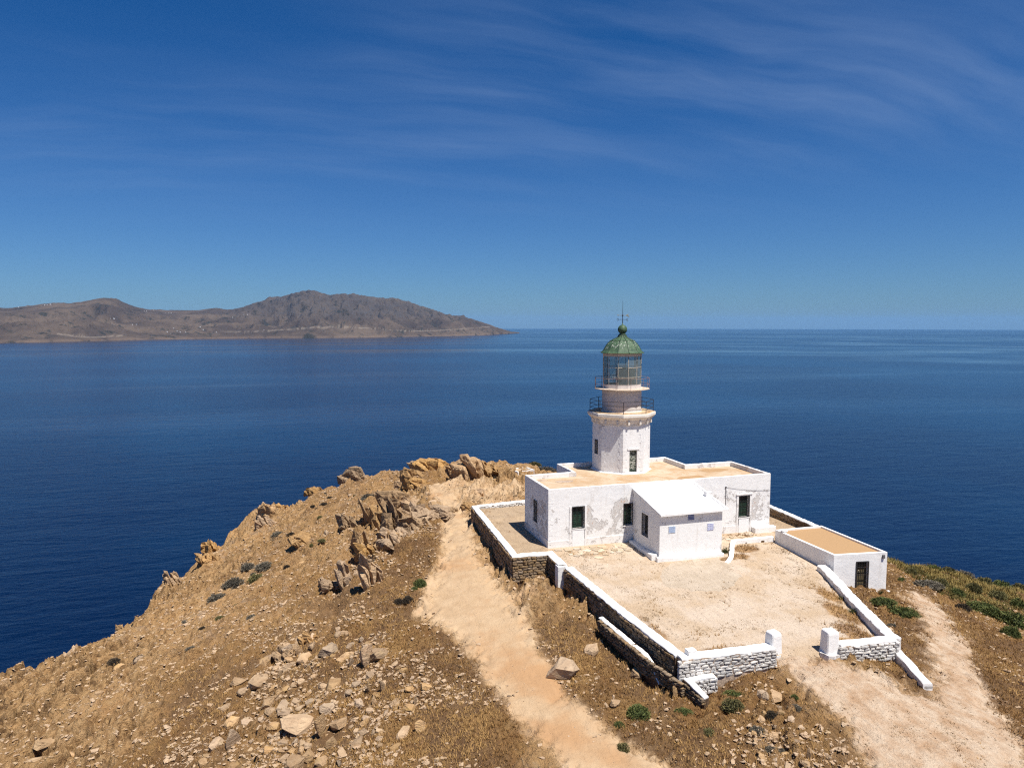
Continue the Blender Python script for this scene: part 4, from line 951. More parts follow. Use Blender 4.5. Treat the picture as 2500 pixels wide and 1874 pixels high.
# air between here and the island
def build_haze():
    m = bpy.data.materials.new("sea_air")
    m.use_nodes = True
    t = m.node_tree
    t.nodes.clear()
    w = NT(t)
    v = w.n('ShaderNodeVolumePrincipled', None, Color=(0.27, 0.56, 1.0, 1), Density=1.2e-5, Anisotropy=0.0)
    out = w.n('ShaderNodeOutputMaterial')
    t.links.new(v.outputs[0], out.inputs['Volume'])
    b = MB().box(-67000, 67000, -67000, 67000, ZSEA - 66000 ** 2 / (2 * R_EARTH) - 150, 620)
    props(b.part('haze', m), kind='stuff')


build_haze()

# ------------------------------------------------------------------ building helpers
def wall_face(mb, p0, p1, z0, z1, holes=(), depth=0.3, step=None):
    """Outer face from p0 to p1 (outside on the right-hand side when walking p0 to p1), with holes (a, b, lo, hi) and their reveals."""
    p0, p1 = Vector((*p0, 0)), Vector((*p1, 0))
    L = (p1 - p0).length
    u = (p1 - p0) / L
    n = Vector((u.y, -u.x, 0))
    xs = sorted({0, L} | {h[0] for h in holes} | {h[1] for h in holes})
    zs = sorted({z0, z1} | {h[2] for h in holes} | {h[3] for h in holes})
    at = lambda s, z, d=0.0: p0 + u * s - n * d + Vector((0, 0, z))
    for a, b in zip(xs, xs[1:]):
        for c, d in zip(zs, zs[1:]):
            if any(h[0] <= a + 1e-6 and b <= h[1] + 1e-6 and h[2] <= c + 1e-6 and d <= h[3] + 1e-6 for h in holes):
                continue
            mb.add([at(a, c), at(b, c), at(b, d), at(a, d)], [(0, 1, 2, 3)])
    for a, b, c, d in holes:
        A = [at(a, c), at(b, c), at(b, d), at(a, d)]
        B = [at(a, c, depth), at(b, c, depth), at(b, d, depth), at(a, d, depth)]
        mb.add(A + B, [(1, 0, 4, 5), (2, 1, 5, 6), (3, 2, 6, 7), (0, 3, 7, 4)])
    return u, n


class Frame:
    """Local frame of a wall face: s along, d out, z up."""

    def __init__(self, p0, p1):
        self.o = Vector((*p0, 0))
        self.u = (Vector((*p1, 0)) - self.o).normalized()
        self.n = Vector((self.u.y, -self.u.x, 0))

    def p(self, s, d, z):
        return self.o + self.u * s + self.n * d + Vector((0, 0, z))

    def box(self, mb, s0, s1, d0, d1, z0, z1):
        V = [self.p(s, d, z) for z in (z0, z1) for s, d in ((s0, d1), (s1, d1), (s1, d0), (s0, d0))]
        return mb.add(V, [(3, 2, 1, 0), (4, 5, 6, 7), (0, 1, 5, 4), (1, 2, 6, 5), (2, 3, 7, 6), (3, 0, 4, 7)])


def wobble_bar(mb, pts, half_l, half_r, z_lo, jit=0.02, step=0.35, r=0.05, seed=1, ends=True):
    """A hand-made capping or wall: a path of (x, y, ztop), swept with rounded upper edges and uneven sides."""
    g = random.Random(seed)
    P = []
    for a, b in zip(pts, pts[1:]):
        a, b = Vector(a), Vector(b)
        k = max(1, int((b - a).length / step))
        for i in range(k):
            P.append(a.lerp(b, i / k))
    P.append(Vector(pts[-1]))
    rows = []
    N = len(P)
    for i, p in enumerate(P):
        t = (P[min(i + 1, N - 1)] - P[max(i - 1, 0)])
        t.z = 0
        t.normalize()
        n = Vector((t.y, -t.x, 0))
        # keep the width at corners
        if 0 < i < N - 1:
            a = (P[i] - P[i - 1])
            a.z = 0
            a.normalize()
            cs = max(0.6, abs(t.dot(a)))
        else:
            cs = 1.0
        j = lambda: g.uniform(-jit, jit)
        hr, hl = half_r / cs, half_l / cs
        zt = p.z + j() * 0.8
        zl = z_lo(p) if callable(z_lo) else z_lo
        ra, rb = hr + j(), -hl + j()
        rows.append([p + n * ra + Vector((0, 0, zl - p.z)), p + n * (ra + j() * 0.3) + Vector((0, 0, zt - p.z - r + j() * .4)), p + n * (ra - r * 0.9) + Vector((0, 0, zt - p.z)),
                     p + n * ((ra + rb) / 2) + Vector((0, 0, zt - p.z + 0.006 + j() * .4)),
                     p + n * (rb + r * 0.9) + Vector((0, 0, zt - p.z)), p + n * (rb + j() * 0.3) + Vector((0, 0, zt - p.z - r + j() * .4)), p + n * rb + Vector((0, 0, zl - p.z))])
    V = [v for row in rows for v in row]
    m = 7
    F = []
    for i in range(N - 1):
        for k in range(m - 1):
            F.append((i * m + k, (i + 1) * m + k, (i + 1) * m + k + 1, i * m + k + 1))
    if ends:
        F.append(tuple(range(m)))
        F.append(tuple((N - 1) * m + k for k in range(m - 1, -1, -1)))
    return mb.add(V, F)


def hull_mesh(name, pts, mat, smooth=False):
    bm = bmesh.new()
    for p in pts:
        bm.verts.new(p)
    bmesh.ops.convex_hull(bm, input=bm.verts)
    loose = [v for v in bm.verts if not v.link_faces]
    bmesh.ops.delete(bm, geom=loose, context='VERTS')
    me = bpy.data.meshes.new(name)
    bm.to_mesh(me)
    bm.free()
    if mat:
        me.materials.append(mat)
    if smooth:
        me.polygons.foreach_set('use_smooth', [True] * len(me.polygons))
    return me


def wall_stone_pts(g):
    """An uneven squared stone about 1 x 1 x 1 with knocked-off corners; +y is the face."""
    pts = []
    for sx in (-1, 1):
        for sz in (-1, 1):
            kx, kz = g.uniform(0.36, 0.5), g.uniform(0.36, 0.5)
            cx, cz = g.uniform(0.06, 0.2), g.uniform(0.06, 0.2)
            for x, z in ((sx * kx, sz * (kz - cz)), (sx * (kx - cx), sz * kz)):
                pts.append((x, g.uniform(0.28, 0.4), z))
                pts.append((x * 1.02, -0.5, z * 1.02))
    for _ in range(4):
        pts.append((g.uniform(-0.28, 0.28), g.uniform(0.42, 0.52), g.uniform(-0.28, 0.28)))
    return pts


_g = random.Random(4)
STONES = {}
for nm, mt in (('tan', M_STONE_TAN), ('pale', M_STONE_PALE)):
    STONES[nm] = [hull_mesh('stone', wall_stone_pts(_g), mt) for _ in range(12)]


def dry_stones(parent, p0, p1, zlo, zhi, hgt=0.2, wid=(0.22, 0.5), kind='tan', seed=3, proud=0.05, limit=290, flip=False):
    """Lay stones over a wall face from p0 to p1, outside on the right-hand side; zlo and zhi are functions of the share along the wall."""
    g = random.Random(seed)
    a, b = Vector((*p0, 0)), Vector((*p1, 0))
    L = (b - a).length
    u = (b - a) / L
    n = Vector((u.y, -u.x, 0))
    rz = math.atan2(n.y, n.x) - math.pi / 2
    org = origin(parent)
    made = 0
    rows = max(1, int(round(max(zhi(k / 8) - zlo(k / 8) for k in range(9)) / hgt)))
    for r in range(rows):
        s = g.uniform(-0.2, 0.0)
        while s < L - 0.05:
            w_ = g.uniform(*wid)
            if g.random() < 0.15:
                w_ *= 1.35
            e = min(s + w_, L)
            w_ = e - max(s, 0)
            if w_ > 0.1 and made < limit:
                c = max(s, 0) + w_ / 2
                lo, hi = zlo(c / L), zhi(c / L)
                rh = (hi - lo) / rows
                if rh > 0.05:
                    h_ = rh * g.uniform(0.82, 1.12)
                    z = lo + rh * (r + 0.5) + g.uniform(-0.03, 0.03)
                    p = a + u * c + n * (proud - 0.08 + g.uniform(-0.025, 0.025)) + Vector((0, 0, z))
                    o = link('stone', g.choice(STONES[kind]), parent, p - org, (g.uniform(-.08, .08), g.uniform(-.14, .14), rz + g.uniform(-.05, .05)), (w_ * 1.03, 0.24, h_ * 1.04))
                    made += 1
            s = e + 0.004
    return made


def barred_window(parent, fr, s0, s1, z0, z1, bars=7, depth=0.3, shutter=True, cross=1, sill=True):
    """Iron-barred window in a wall opening: dark green shutters set back, bars at the face."""
    w_ = MB()
    fr.box(w_, s0 - 0.01, s1 + 0.01, -depth - 0.06, -depth + 0.0, z0 - 0.01, z1 + 0.01)
    win = w_.part('window', M_DARK, parent)
    if shutter:
        mid = (s0 + s1) / 2
        for a, b in ((s0 + 0.02, mid - 0.012), (mid + 0.012, s1 - 0.02)):
            sh = MB()
            fr.box(sh, a, b, -depth + 0.004, -depth + 0.05, z0 + 0.02, z1 - 0.45)
            k = int((z1 - z0 - 0.5) / 0.16)
            for i in range(k):
                zz = z0 + 0.06 + i * 0.16
                fr.box(sh, a + 0.06, b - 0.06, -depth + 0.05, -depth + 0.075, zz, zz + 0.1)
            sh.part('shutter', M_DOOR_GREEN, win)
    gr = MB()
    t = 0.022
    for a, b, c, d in ((s0 - 0.03, s0 + t, z0 - 0.02, z1 + 0.02), (s1 - t, s1 + 0.03, z0 - 0.02, z1 + 0.02)):
        fr.box(gr, a, b, 0.012, 0.05, c, d)
    fr.box(gr, s0 + t, s1 - t, 0.014, 0.05, z1 - 0.03, z1 + 0.02)
    fr.box(gr, s0 + t, s1 - t, 0.014, 0.05, z0 - 0.02, z0 + 0.03)
    for i in range(cross):
        zz = z0 + (z1 - z0) * (i + 1) / (cross + 1)
        fr.box(gr, s0 + t, s1 - t, 0.016, 0.03, zz - 0.012, zz + 0.012)
    g = gr.part('grille', M_IRON, win)
    for i in range(bars):
        s = s0 + (s1 - s0) * (i + 1) / (bars + 1)
        MB().tube(fr.p(s, 0.042, z0 - 0.01), fr.p(s, 0.042, z1 + 0.01), 0.011, 5).part('bar', M_IRON, win)
    if sill:
        sl = MB()
        fr.box(sl, s0 - 0.06, s1 + 0.06, 0.003, 0.075, z0 - 0.1, z0 - 0.025)
        sl.part('sill', M_LIME, win)
    return win


# ------------------------------------------------------------------ keeper's house
H = 4.9
house = empty('keeper_house', "long flat-roofed white house with peeling plaster under the lighthouse tower", 'house', (0, 0, 0))
FOOT = [(0, 0), (21.7, 0), (21.7, 6.1), (16.55, 6.1), (16.55, 10.15), (4.65, 10.15), (4.65, 6.1), (0, 6.1)]
W1 = (2.14, 3.2, 1.42, 3.28)
W2 = (6.9, 7.72, 1.32, 3.2)
W3 = (18.4, 19.45, 1.06, 3.02)
WL = (2.76, 3.55, 1.4, 3.25)
walls = MB()
n_ = len(FOOT)
for i in range(n_):
    a, b = FOOT[i], FOOT[(i + 1) % n_]
    holes = []
    if i == 0:
        holes = [W1, W2, W3]
    if i == n_ - 1:
        L_ = 6.1
        holes = [(L_ - WL[1], L_ - WL[0], WL[2], WL[3])]
    wall_face(walls, a, b, -1.2, H - 0.012, holes, 0.32)
walls.part('wall', M_HOUSE, house)


def inset(poly, d):
    out = []
    m = len(poly)
    for i in range(m):
        p, q, r = Vector(poly[i - 1]), Vector(poly[i]), Vector(poly[(i + 1) % m])
        e1, e2 = (q - p).normalized(), (r - q).normalized()
        n1, n2 = Vector((-e1.y, e1.x)), Vector((-e2.y, e2.x))
        out.append(tuple(q + (n1 + n2) * (d / (1 + n1.dot(n2)))))
    return out


inn = inset(FOOT, 0.27)
pp = MB()
for i in range(n_):
    j = (i + 1) % n_
    # inner face and the rounded top of the parapet, broken into short uneven lengths
    a, b, c, d = Vector(FOOT[i]), Vector(FOOT[j]), Vector(inn[i]), Vector(inn[j])
    k = max(2, int((b - a).length / 0.45))
    gg = random.Random(i + 50)
    rows = []
    for s in range(k + 1):
        t = s / k
        o, q = a.lerp(b, t), c.lerp(d, t)
        m = (q - o)
        jz = gg.uniform(-0.014, 0.014) if 0 < s < k else 0
        rows.append([(o.x, o.y, H - 0.03), (o.x + m.x * .12, o.y + m.y * .12, H + 0.006 + jz), (o.x + m.x * .5, o.y + m.y * .5, H + 0.014 + jz), (o.x + m.x * .9, o.y + m.y * .9, H + jz), (q.x, q.y, H - 0.03), (q.x, q.y, H - 0.5)])
    V = [v for r_ in rows for v in r_]
    pp.add(V, [(s * 6 + e, (s + 1) * 6 + e, (s + 1) * 6 + e + 1, s * 6 + e + 1) for s in range(k) for e in range(5)])
pp.part('parapet', M_LIME_WORN, house)
rf = MB()
rf.add([(x, y, H - 0.42) for x, y in inn], [tuple(range(n_))])
roof = rf.part('roof', M_ROOF, house)
# flat debris and thin weathered sheets of screed on the roof
for (x, y, a, b) in ((3.1, 4.2, 0.9, 0.5), (1.2, 5.2, 0.7, 0.25), (15.0, 2.2, 1.5, 0.9), (18.6, 4.6, 1.6, 0.7), (6.0, 1.3, 0.8, 0.3), (12.6, 8.6, 1.3, 0.7)):
    pts = []
    gg = random.Random(int(x * 31))
    for t in range(14):
        r_ = gg.uniform(0.75, 1.15)
        pts.append((x + a * r_ * math.cos(t * 0.4488), y + b * r_ * math.sin(t * 0.4488)))
    MB().prism(pts, H - 0.43, H - 0.405).part('screed_patch', M_MORTAR_PALE if a < 1 else M_STORE_ROOF, roof)

FRONT = Frame((0, 0), (21.7, 0))
LEFT = Frame((0, 6.1), (0, 0))
barred_window(house, FRONT, *W1, bars=8)
barred_window(house, FRONT, *W2, bars=6)
barred_window(house, FRONT, *W3, bars=8, cross=3)
barred_window(house, LEFT, 6.1 - WL[1], 6.1 - WL[0], WL[2], WL[3], bars=6)
# plinth course
pl = MB()
FRONT.box(pl, -0.035, 7.7, 0.0, 0.035, -1.2, 0.5)
pl.part('plinth', M_LIME_WORN, house, bevel=0.012)
pl = MB()
FRONT.box(pl, 13.62, 21.7, 0.0, 0.035, -1.2, 0.34)
pl.part('plinth', M_LIME_WORN, house, bevel=0.012)
pl = MB()
LEFT.box(pl, 0.0, 6.1, 0.002, 0.035, -1.2, 0.62)
pl.part('plinth', M_LIME_WORN, house, bevel=0.012)
# infilled aprons and side strips of the former doors
for (s0, s1, lo, hi, zb) in ((W1[0], W1[1], W1[2], W1[3], 0.0), (W3[0], W3[1], W3[2], W3[3], -0.1)):
    ap = MB()
    FRONT.box(ap, s0 + 0.0, s1, 0.036, 0.05, zb - 0.6, lo - 0.105)
    ap.part('apron', M_APRON, house)
    for a, b in ((s0 - 0.27, s0 - 0.07), (s1 + 0.07, s1 + 0.24)):
        st = MB()
        FRONT.box(st, a, b, 0.0, 0.055, -0.6, hi + 0.06)
        st.part('jamb', M_LIME_WORN, house, bevel=0.01)
hd = MB()
FRONT.box(hd, W3[0] - 0.34, W3[1] + 0.34, 0.0, 0.11, W3[3] + 0.09, W3[3] + 0.24)
FRONT.box(hd, W3[0] - 0.22, W3[1] + 0.22, 0.0, 0.06, W3[3] + 0.02, W3[3] + 0.09)
hd.part('lintel', M_LIME_WORN, house, bevel=0.015)
# toothed corner stones
for k in range(9):
    z = 0.55 + k * 0.45
    lg = 0.42 if k % 2 else 0.24
    q = MB()
    FRONT.box(q, 0.0, lg, 0.0, 0.012, z, z + 0.43)
    q.part('quoin', M_HOUSE, house)
# white stone seat at the far corner, cable on the wall
sb = MB()
FRONT.box(sb, 19.75, 22.0, 0.04, 0.62, -0.75, 0.12)
sb.part('stone_bench', M_LIME, house, bevel=0.05)
cb = MB()
cb.tube(FRONT.p(16.95, 0.03, 3.95), FRONT.p(17.0, 0.03, 2.35), 0.022, 5)
cb.tube(FRONT.p(16.97, 0.03, 3.95), FRONT.p(17.25, 0.03, 2.5), 0.008, 4)
for a, b, c, d in ((16.95, 3.95, 18.7, 3.62), (18.7, 3.62, 20.2, 3.42), (20.2, 3.42, 21.68, 3.36)):
    cb.tube(FRONT.p(a, 0.03, b), FRONT.p(c, 0.03, d), 0.009, 4)
FRONT.box(cb, 16.89, 17.03, 0.003, 0.07, 3.9, 4.0)
cb.part('cable', M_WIRE, house)

# ------------------------------------------------------------------ annex in front of the house
annex = empty('annex', "small white annex with a sloping roof in front of the long house", 'annex', (10.6, -2.4, -0.4))
AX0, AX1, AY = 7.75, 13.5, -4.7
AF = Frame((AX0, AY), (AX1, AY))
AL = Frame((AX0, -0.003), (AX0, AY))
AR = Frame((AX1, AY), (AX1, -0.003))
aw = MB()
ztop_f, ztop_b = 3.36, 4.36
wall_face(aw, (AX0, AY), (AX1, AY), -1.2, ztop_f)
WA = (1.75, 2.72, 0.98, 2.78)
wall_face(aw, (AX0, -0.003), (AX0, AY), -1.2, ztop_f, [WA], 0.3)
wall_face(aw, (AX1, AY), (AX1, -0.003), -1.2, ztop_f)
aw.add([(AX0, AY, ztop_f), (AX0, -0.003, ztop_f), (AX0, -0.003, ztop_b)], [(0, 2, 1)])
aw.add([(AX1, AY, ztop_f), (AX1, -0.003, ztop_f), (AX1, -0.003, ztop_b)], [(0, 1, 2)])
aw.part('wall', M_ANNEX, annex)
sl = (ztop_b - ztop_f) / 4.7
zr = lambda y: ztop_f + (y - AY) * sl
rf = MB()
nx_, ny_ = 16, 12
xs_ = np.linspace(AX0 - 0.1, AX1 + 0.32, nx_)
ys_ = np.linspace(AY - 0.34, -0.004, ny_)
gg = random.Random(8)
top, bot = [], []
for y in ys_:
    for x in xs_:
        top.append((x, y, zr(y) + 0.16 + gg.uniform(-0.012, 0.012)))
        bot.append((x, y, zr(y) + 0.004))
k_ = nx_ * ny_
F_ = []
for j in range(ny_ - 1):
    for i in range(nx_ - 1):
        q = j * nx_ + i
        F_.append((q, q + 1, q + nx_ + 1, q + nx_))
        F_.append((k_ + q, k_ + q + nx_, k_ + q + nx_ + 1, k_ + q + 1))
for i in range(nx_ - 1):
    F_.append((k_ + i, k_ + i + 1, i + 1, i))
for j in range(ny_ - 1):
    F_.append((k_ + (j + 1) * nx_, k_ + j * nx_, j * nx_, (j + 1) * nx_))
    q = j * nx_ + nx_ - 1
    F_.append((k_ + q, k_ + q + nx_, q + nx_, q))
rf.add(top + bot, F_)
aroof = rf.part('roof', M_LIME, annex)
kb = MB()
wobble_bar(kb, [(AX1 + 0.22, -0.05, zr(-0.05) + 0.27), (AX1 + 0.22, AY - 0.3, zr(AY - 0.3) + 0.25)], 0.1, 0.1, lambda p: zr(p.y) + 0.1, 0.012, 0.4, 0.03, 5)
kb.part('roof_kerb', M_LIME, aroof)
ch = MB()
ch.box(AX1 - 0.28, AX1 + 0.3, -2.75, -2.32, zr(-2.75) + 0.1, zr(-2.5) + 0.56)
ch.part('flue_block', M_LIME_WORN, aroof, bevel=0.03)
sp = MB()
sp.box(AX1 + 0.28, AX1 + 0.5, AY - 0.26, AY - 0.08, ztop_f + 0.0, ztop_f + 0.1)
sp.part('spout', M_LIME_WORN, aroof, bevel=0.02)
fl = MB()
wobble_bar(fl, [(AX0 - 0.16, -0.3, 0.05), (AX0 - 0.2, -2.6, -0.02), (AX0 - 0.24, AY + 0.2, 0.1)], 0.18, 0.3, -1.2, 0.03, 0.4, 0.06, 9)
wobble_bar(fl, [(AX0 - 0.3, AY - 0.12, -0.02), (AX0 + 2.0, AY - 0.13, -0.16), (AX1 + 0.05, AY - 0.14, -0.24)], 0.2, 0.16, -1.2, 0.03, 0.4, 0.06, 10)
fl.part('footing', M_LIME, annex)
barred_window(annex, AL, *WA, bars=6, shutter=False, cross=2, depth=0.28)
lt = MB()
AL.box(lt, WA[0] - 0.12, WA[1] + 0.12, 0.0, 0.03, WA[3] + 0.03, WA[3] + 0.16)
lt.part('lintel', M_ANNEX, annex, bevel=0.01)


# blue and white tile plaques on the annex
def mat_tile(name, ground_, ink, fill, lines):
    m, w = new_mat(name)
    tc = w.n('ShaderNodeTexCoord').outputs['Object']
    sp_ = w.n('ShaderNodeSeparateXYZ', None, i0=tc)
    n1 = w.noise(w.map(tc, scale=(22, 1, 44)), 1.0, 4, 0.7)
    rowm = w.math('FRACT', w.math('MULTIPLY', sp_.outputs[2], lines))
    band = w.math('MULTIPLY', w.sstep(rowm, 0.2, 0.32), w.sstep(rowm, 0.86, 0.74))
    k = w.math('MULTIPLY', w.sstep(n1, fill, fill + 0.06), band)
    c = w.mix(k, ground_, ink)
    return finish(m, w, c, 0.25, None, spec=0.5)


M_TILE_BLUE = mat_tile("blue_glazed_tile", (0.035, 0.06, 0.22), (0.45, 0.5, 0.62), 0.47, 9.0)
M_TILE_PALE = mat_tile("pale_glazed_tile", (0.55, 0.64, 0.72), (0.1, 0.17, 0.42), 0.42, 12.0)
M_TILE_LILAC = mat_tile("lilac_glazed_tile", (0.62, 0.64, 0.76), (0.14, 0.17, 0.46), 0.46, 6.5)


def plaque(label, x0, x1, z0, z1, mat, cols, rows):
    c = ((x0 + x1) / 2, AY - 0.004, (z0 + z1) / 2)
    t = empty('tile_plaque', label, 'plaque', c, 'tile plaques on the annex wall')
    AFp = AF
    bk = MB()
    AFp.box(bk, x0 - AX0 - 0.012, x1 - AX0 + 0.012, 0.002, 0.022, z0 - 0.012, z1 + 0.012)
    bk.part('backing', M_LIME_WORN, t)
    for i in range(cols):
        for j in range(rows):
            a, b = x0 + (x1 - x0) * i / cols, x0 + (x1 - x0) * (i + 1) / cols
            lo, hi = z0 + (z1 - z0) * j / rows, z0 + (z1 - z0) * (j + 1) / rows
            q = MB()
            AFp.box(q, a - AX0 + 0.006, b - AX0 - 0.006, 0.022, 0.034, lo + 0.006, hi - 0.006)
            q.part('tile', mat, t)
    return t


plaque("dark blue tile plaque in the shade under the annex eave", 10.28, 10.86, 2.72, 3.28, M_TILE_BLUE, 3, 3)
plaque("pale blue tile plaque with flaked plaster beside it on the annex front", 8.55, 9.15, 1.82, 2.36, M_TILE_PALE, 3, 3)
plaque("lilac tile plaque on the sunlit annex front, nearest to the green weed", 12.1, 12.68, 1.73, 2.28, M_TILE_LILAC, 4, 4)

# ------------------------------------------------------------------ lighthouse
TC = (10.47, 7.96)
tower = empty('lighthouse_tower', "eight-sided white lighthouse tower with a green domed lantern", 'lighthouse', (*TC, 4.48))


def octo(R, n=8, a0=22.5):
    return [(TC[0] + R * math.cos(math.radians(a0 + 360.0 * i / n)), TC[1] + R * math.sin(math.radians(a0 + 360.0 * i / n))) for i in range(n)]


RT = 2.75
O = octo(RT)          # corner 0 at 22.5 deg; face k from corner k to k+1 has its outside on the right-hand side
tw = MB()
side = 2 * RT * math.sin(math.radians(22.5))
DOOR = (side / 2 - 0.36, side / 2 + 0.44, 4.62, 6.72)
TWIN = (0.62, 1.22, 6.1, 7.42)
Fr = [Frame(O[k], O[(k + 1) % 8]) for k in range(8)]
front_k = min(range(8), key=lambda k: (Vector(O[k]) + Vector(O[(k + 1) % 8])).y)
left_k = min(range(8), key=lambda k: (Vector(O[k]) + Vector(O[(k + 1) % 8])).x)
for k in range(8):
    hol = [DOOR] if k == front_k else [TWIN] if k == left_k else []
    wall_face(tw, O[k], O[(k + 1) % 8], 4.4, 9.2, hol, 0.22)
shaft = tw.part('shaft', M_TOWER, tower)
ft = MB()
ft.lathe(TC, [(RT + 0.22, 4.42), (RT + 0.18, 4.54), (RT + 0.03, 4.6)], 8, math.radians(22.5), False)
ft.part('footing', M_LIME, tower)
for k in range(8):
    for j in range(11):
        z = 4.72 + j * 0.385
        if z > 8.7:
            continue
        lg = 0.44 if j % 2 else 0.3
        for fr, s0, s1 in ((Fr[k], 0.0, lg), (Fr[k - 1], side - lg, side)):
            q = MB()
            fr.box(q, s0, s1, 0.001, 0.016, z, z + 0.37)
            q.part('quoin', M_TOWER, shaft)


def mat_graffiti():
    m, w = new_mat("scribbled_green_door")
    p = pos(w)
    n1 = w.noise(w.map(p, scale=(1, 1, 1.5)), 5.0, 4, 0.7, 1.4)
    row = w.noise(w.map(p, scale=(0.1, 0.1, 1)), 3.4, 2, 0.5)
    k = w.math('MULTIPLY', w.math('MULTIPLY', w.sstep(n1, 0.5, 0.54), w.sstep(n1, 0.62, 0.58)), w.sstep(row, 0.4, 0.52))
    c = w.mix(k, (0.03, 0.045, 0.032), (0.55, 0.55, 0.48))
    return finish(m, w, c, 0.6)


dm = MB()
Fr[front_k].box(dm, DOOR[0] - 0.02, DOOR[1] + 0.02, -0.26, -0.19, DOOR[2], DOOR[3])
dr = dm.part('door', mat_graffiti(), tower)
ds = MB()
Fr[front_k].box(ds, DOOR[0] - 0.08, DOOR[1] + 0.08, 0.0, 0.1, DOOR[2] - 0.1, DOOR[2] - 0.004)
ds.part('threshold', M_LIME, dr)
dl = MB()
Fr[front_k].box(dl, DOOR[0] - 0.22, DOOR[1] + 0.22, 0.017, 0.05, DOOR[3] + 0.02, DOOR[3] + 0.2)
dl.part('lintel', M_TOWER, dr, bevel=0.01)
barred_window(tower, Fr[left_k], *TWIN, bars=4, depth=0.2, shutter=False, cross=2)
# cornice with brackets
a8 = math.radians(22.5)
cn = MB()
cn.lathe(TC, [(RT + 0.001, 9.02), (RT + 0.06, 9.04), (RT + 0.06, 9.2), (RT + 0.12, 9.3), (RT + 0.2, 9.55), (RT + 0.4, 9.72), (3.22, 9.8), (3.28, 9.86), (3.28, 10.08), (3.22, 10.15), (3.0, 10.16)], 8, a8, False)
corn = cn.part('cornice', M_CORNICE, tower)
for k in range(8):
    for t in (0.22, 0.78):
        br = MB()
        Fr[k].box(br, side * t - 0.1, side * t + 0.1, 0.05, 0.3, 9.12, 9.56)
        br.part('bracket', M_CORNICE, corn, bevel=0.03)
dk = MB()
dk.add([(x, y, 10.162) for x, y in octo(3.23)], [tuple(range(8))])
dk.part('gallery_floor', M_DECK, tower)


def railing(name, R, n, a0, z0, h, levels, mat, r=0.022):
    P = octo(R, n, a0)
    rl = MB()
    for lv in levels:
        for i in range(n):
            a, b = P[i], P[(i + 1) % n]
            rl.tube((*a, z0 + h * lv), (*b, z0 + h * lv), r * 0.75, 5)
    o = rl.part(name, mat, tower)
    for i in range(n):
        MB().tube((*P[i], z0), (*P[i], z0 + h + 0.02), r, 6).part('post', mat, o)
    return o


railing('gallery_railing', 3.03, 8, 22.5, 10.16, 1.12, (0.32, 0.66, 1.0), M_IRON, 0.03)
# watch room drum with seams
dr_ = MB()
dr_.lathe(TC, [(1.96, 10.16), (1.95, 10.26), (1.88, 10.28), (1.88, 12.25), (1.98, 12.3)], 48, 0, False)
drum = dr_.part('drum', M_DRUM, tower)
for i in range(12):
    t = math.radians(7.5 + 30 * i + 15)
    x, y = TC[0] + 1.883 * math.cos(t), TC[1] + 1.883 * math.sin(t)
    MB().tube((x, y, 10.3), (x, y, 12.24), 0.013, 4).part('seam', M_DRUM, drum)
n12 = math.radians(22.5)
ug = MB()
ug.lathe(TC, [(1.9, 12.27), (2.6, 12.29), (2.68, 12.32), (2.68, 12.38), (1.86, 12.4)], 12, n12, False)
ug.part('upper_gallery_floor', M_FRIEZE, tower)
railing('upper_gallery_railing', 2.63, 12, 22.5, 12.38, 1.02, (0.42, 1.0), M_RUST_RAIL, 0.02)
# lantern room, twelve sides
mu = MB()
mu.lathe(TC, [(1.86, 12.38), (1.86, 12.78), (1.76, 12.79), (1.76, 12.4)], 12, n12, False)
mu.part('lantern_base', M_DRUM, tower)
PL = octo(1.84, 12, 22.5)
rows_z = (12.79, 13.49, 14.41, 15.49)
lf = MB()
for zz in rows_z[1:3]:
    for i in range(12):
        lf.tube((*PL[i], zz), (*PL[(i + 1) % 12], zz), 0.022, 4)
lan = lf.part('lantern_frame', M_MULLION, tower)
for i in range(12):
    MB().tube((*PL[i], 12.78), (*PL[i], 15.5), 0.035, 4).part('mullion', M_MULLION, lan)
for i in range(12):
    f_ = Frame(PL[i], PL[(i + 1) % 12])
    L_ = (Vector(PL[i]) - Vector(PL[(i + 1) % 12])).length
    for a, b in zip(rows_z, rows_z[1:]):
        g_ = MB()
        g_.add([f_.p(0.03, 0, a + 0.02), f_.p(L_ - 0.03, 0, a + 0.02), f_.p(L_ - 0.03, 0, b - 0.02), f_.p(0.03, 0, b - 0.02)], [(0, 1, 2, 3)])
        g_.part('pane', M_GLASS, lan)
# optic inside
op = MB()
op.lathe(TC, [(0.5, 12.4), (0.45, 13.1), (0.62, 13.15), (0.62, 13.22), (0.2, 13.24)], 16, 0, True)
for zz in (13.3, 14.3):
    op.lathe(TC, [(0.62, zz), (0.66, zz + 0.03), (0.62, zz + 0.06)], 16, 0, True)
for i in range(6):
    t = math.radians(60 * i + 10)
    op.tube((TC[0] + 0.62 * math.cos(t), TC[1] + 0.62 * math.sin(t), 13.2), (TC[0] + 0.62 * math.cos(t), TC[1] + 0.62 * math.sin(t), 14.35), 0.025, 5)
opt = op.part('optic_stand', M_IRON, tower)
ln = MB()
ln.lathe(TC, [(0.3, 13.3), (0.5, 13.45), (0.46, 13.55), (0.56, 13.65), (0.5, 13.72), (0.58, 13.8), (0.5, 13.9), (0.56, 13.97), (0.46, 14.05), (0.5, 14.15), (0.3, 14.28)], 20, 0, True)
ln.part('lens', mat_plain("lens_glass_green", (0.12, 0.17, 0.14), 0.15, 0.2, 4, spec=0.8), opt)
cbn = MB()
cbn.box(TC[0] + 0.75, TC[0] + 1.25, TC[1] - 0.4, TC[1] + 0.4, 12.4, 14.3)
cbn.part('service_cabinet', mat_plain("grey_green_enamel", (0.11, 0.13, 0.1), 0.5, 0.15, 3), tower, bevel=0.02)
fz = MB()
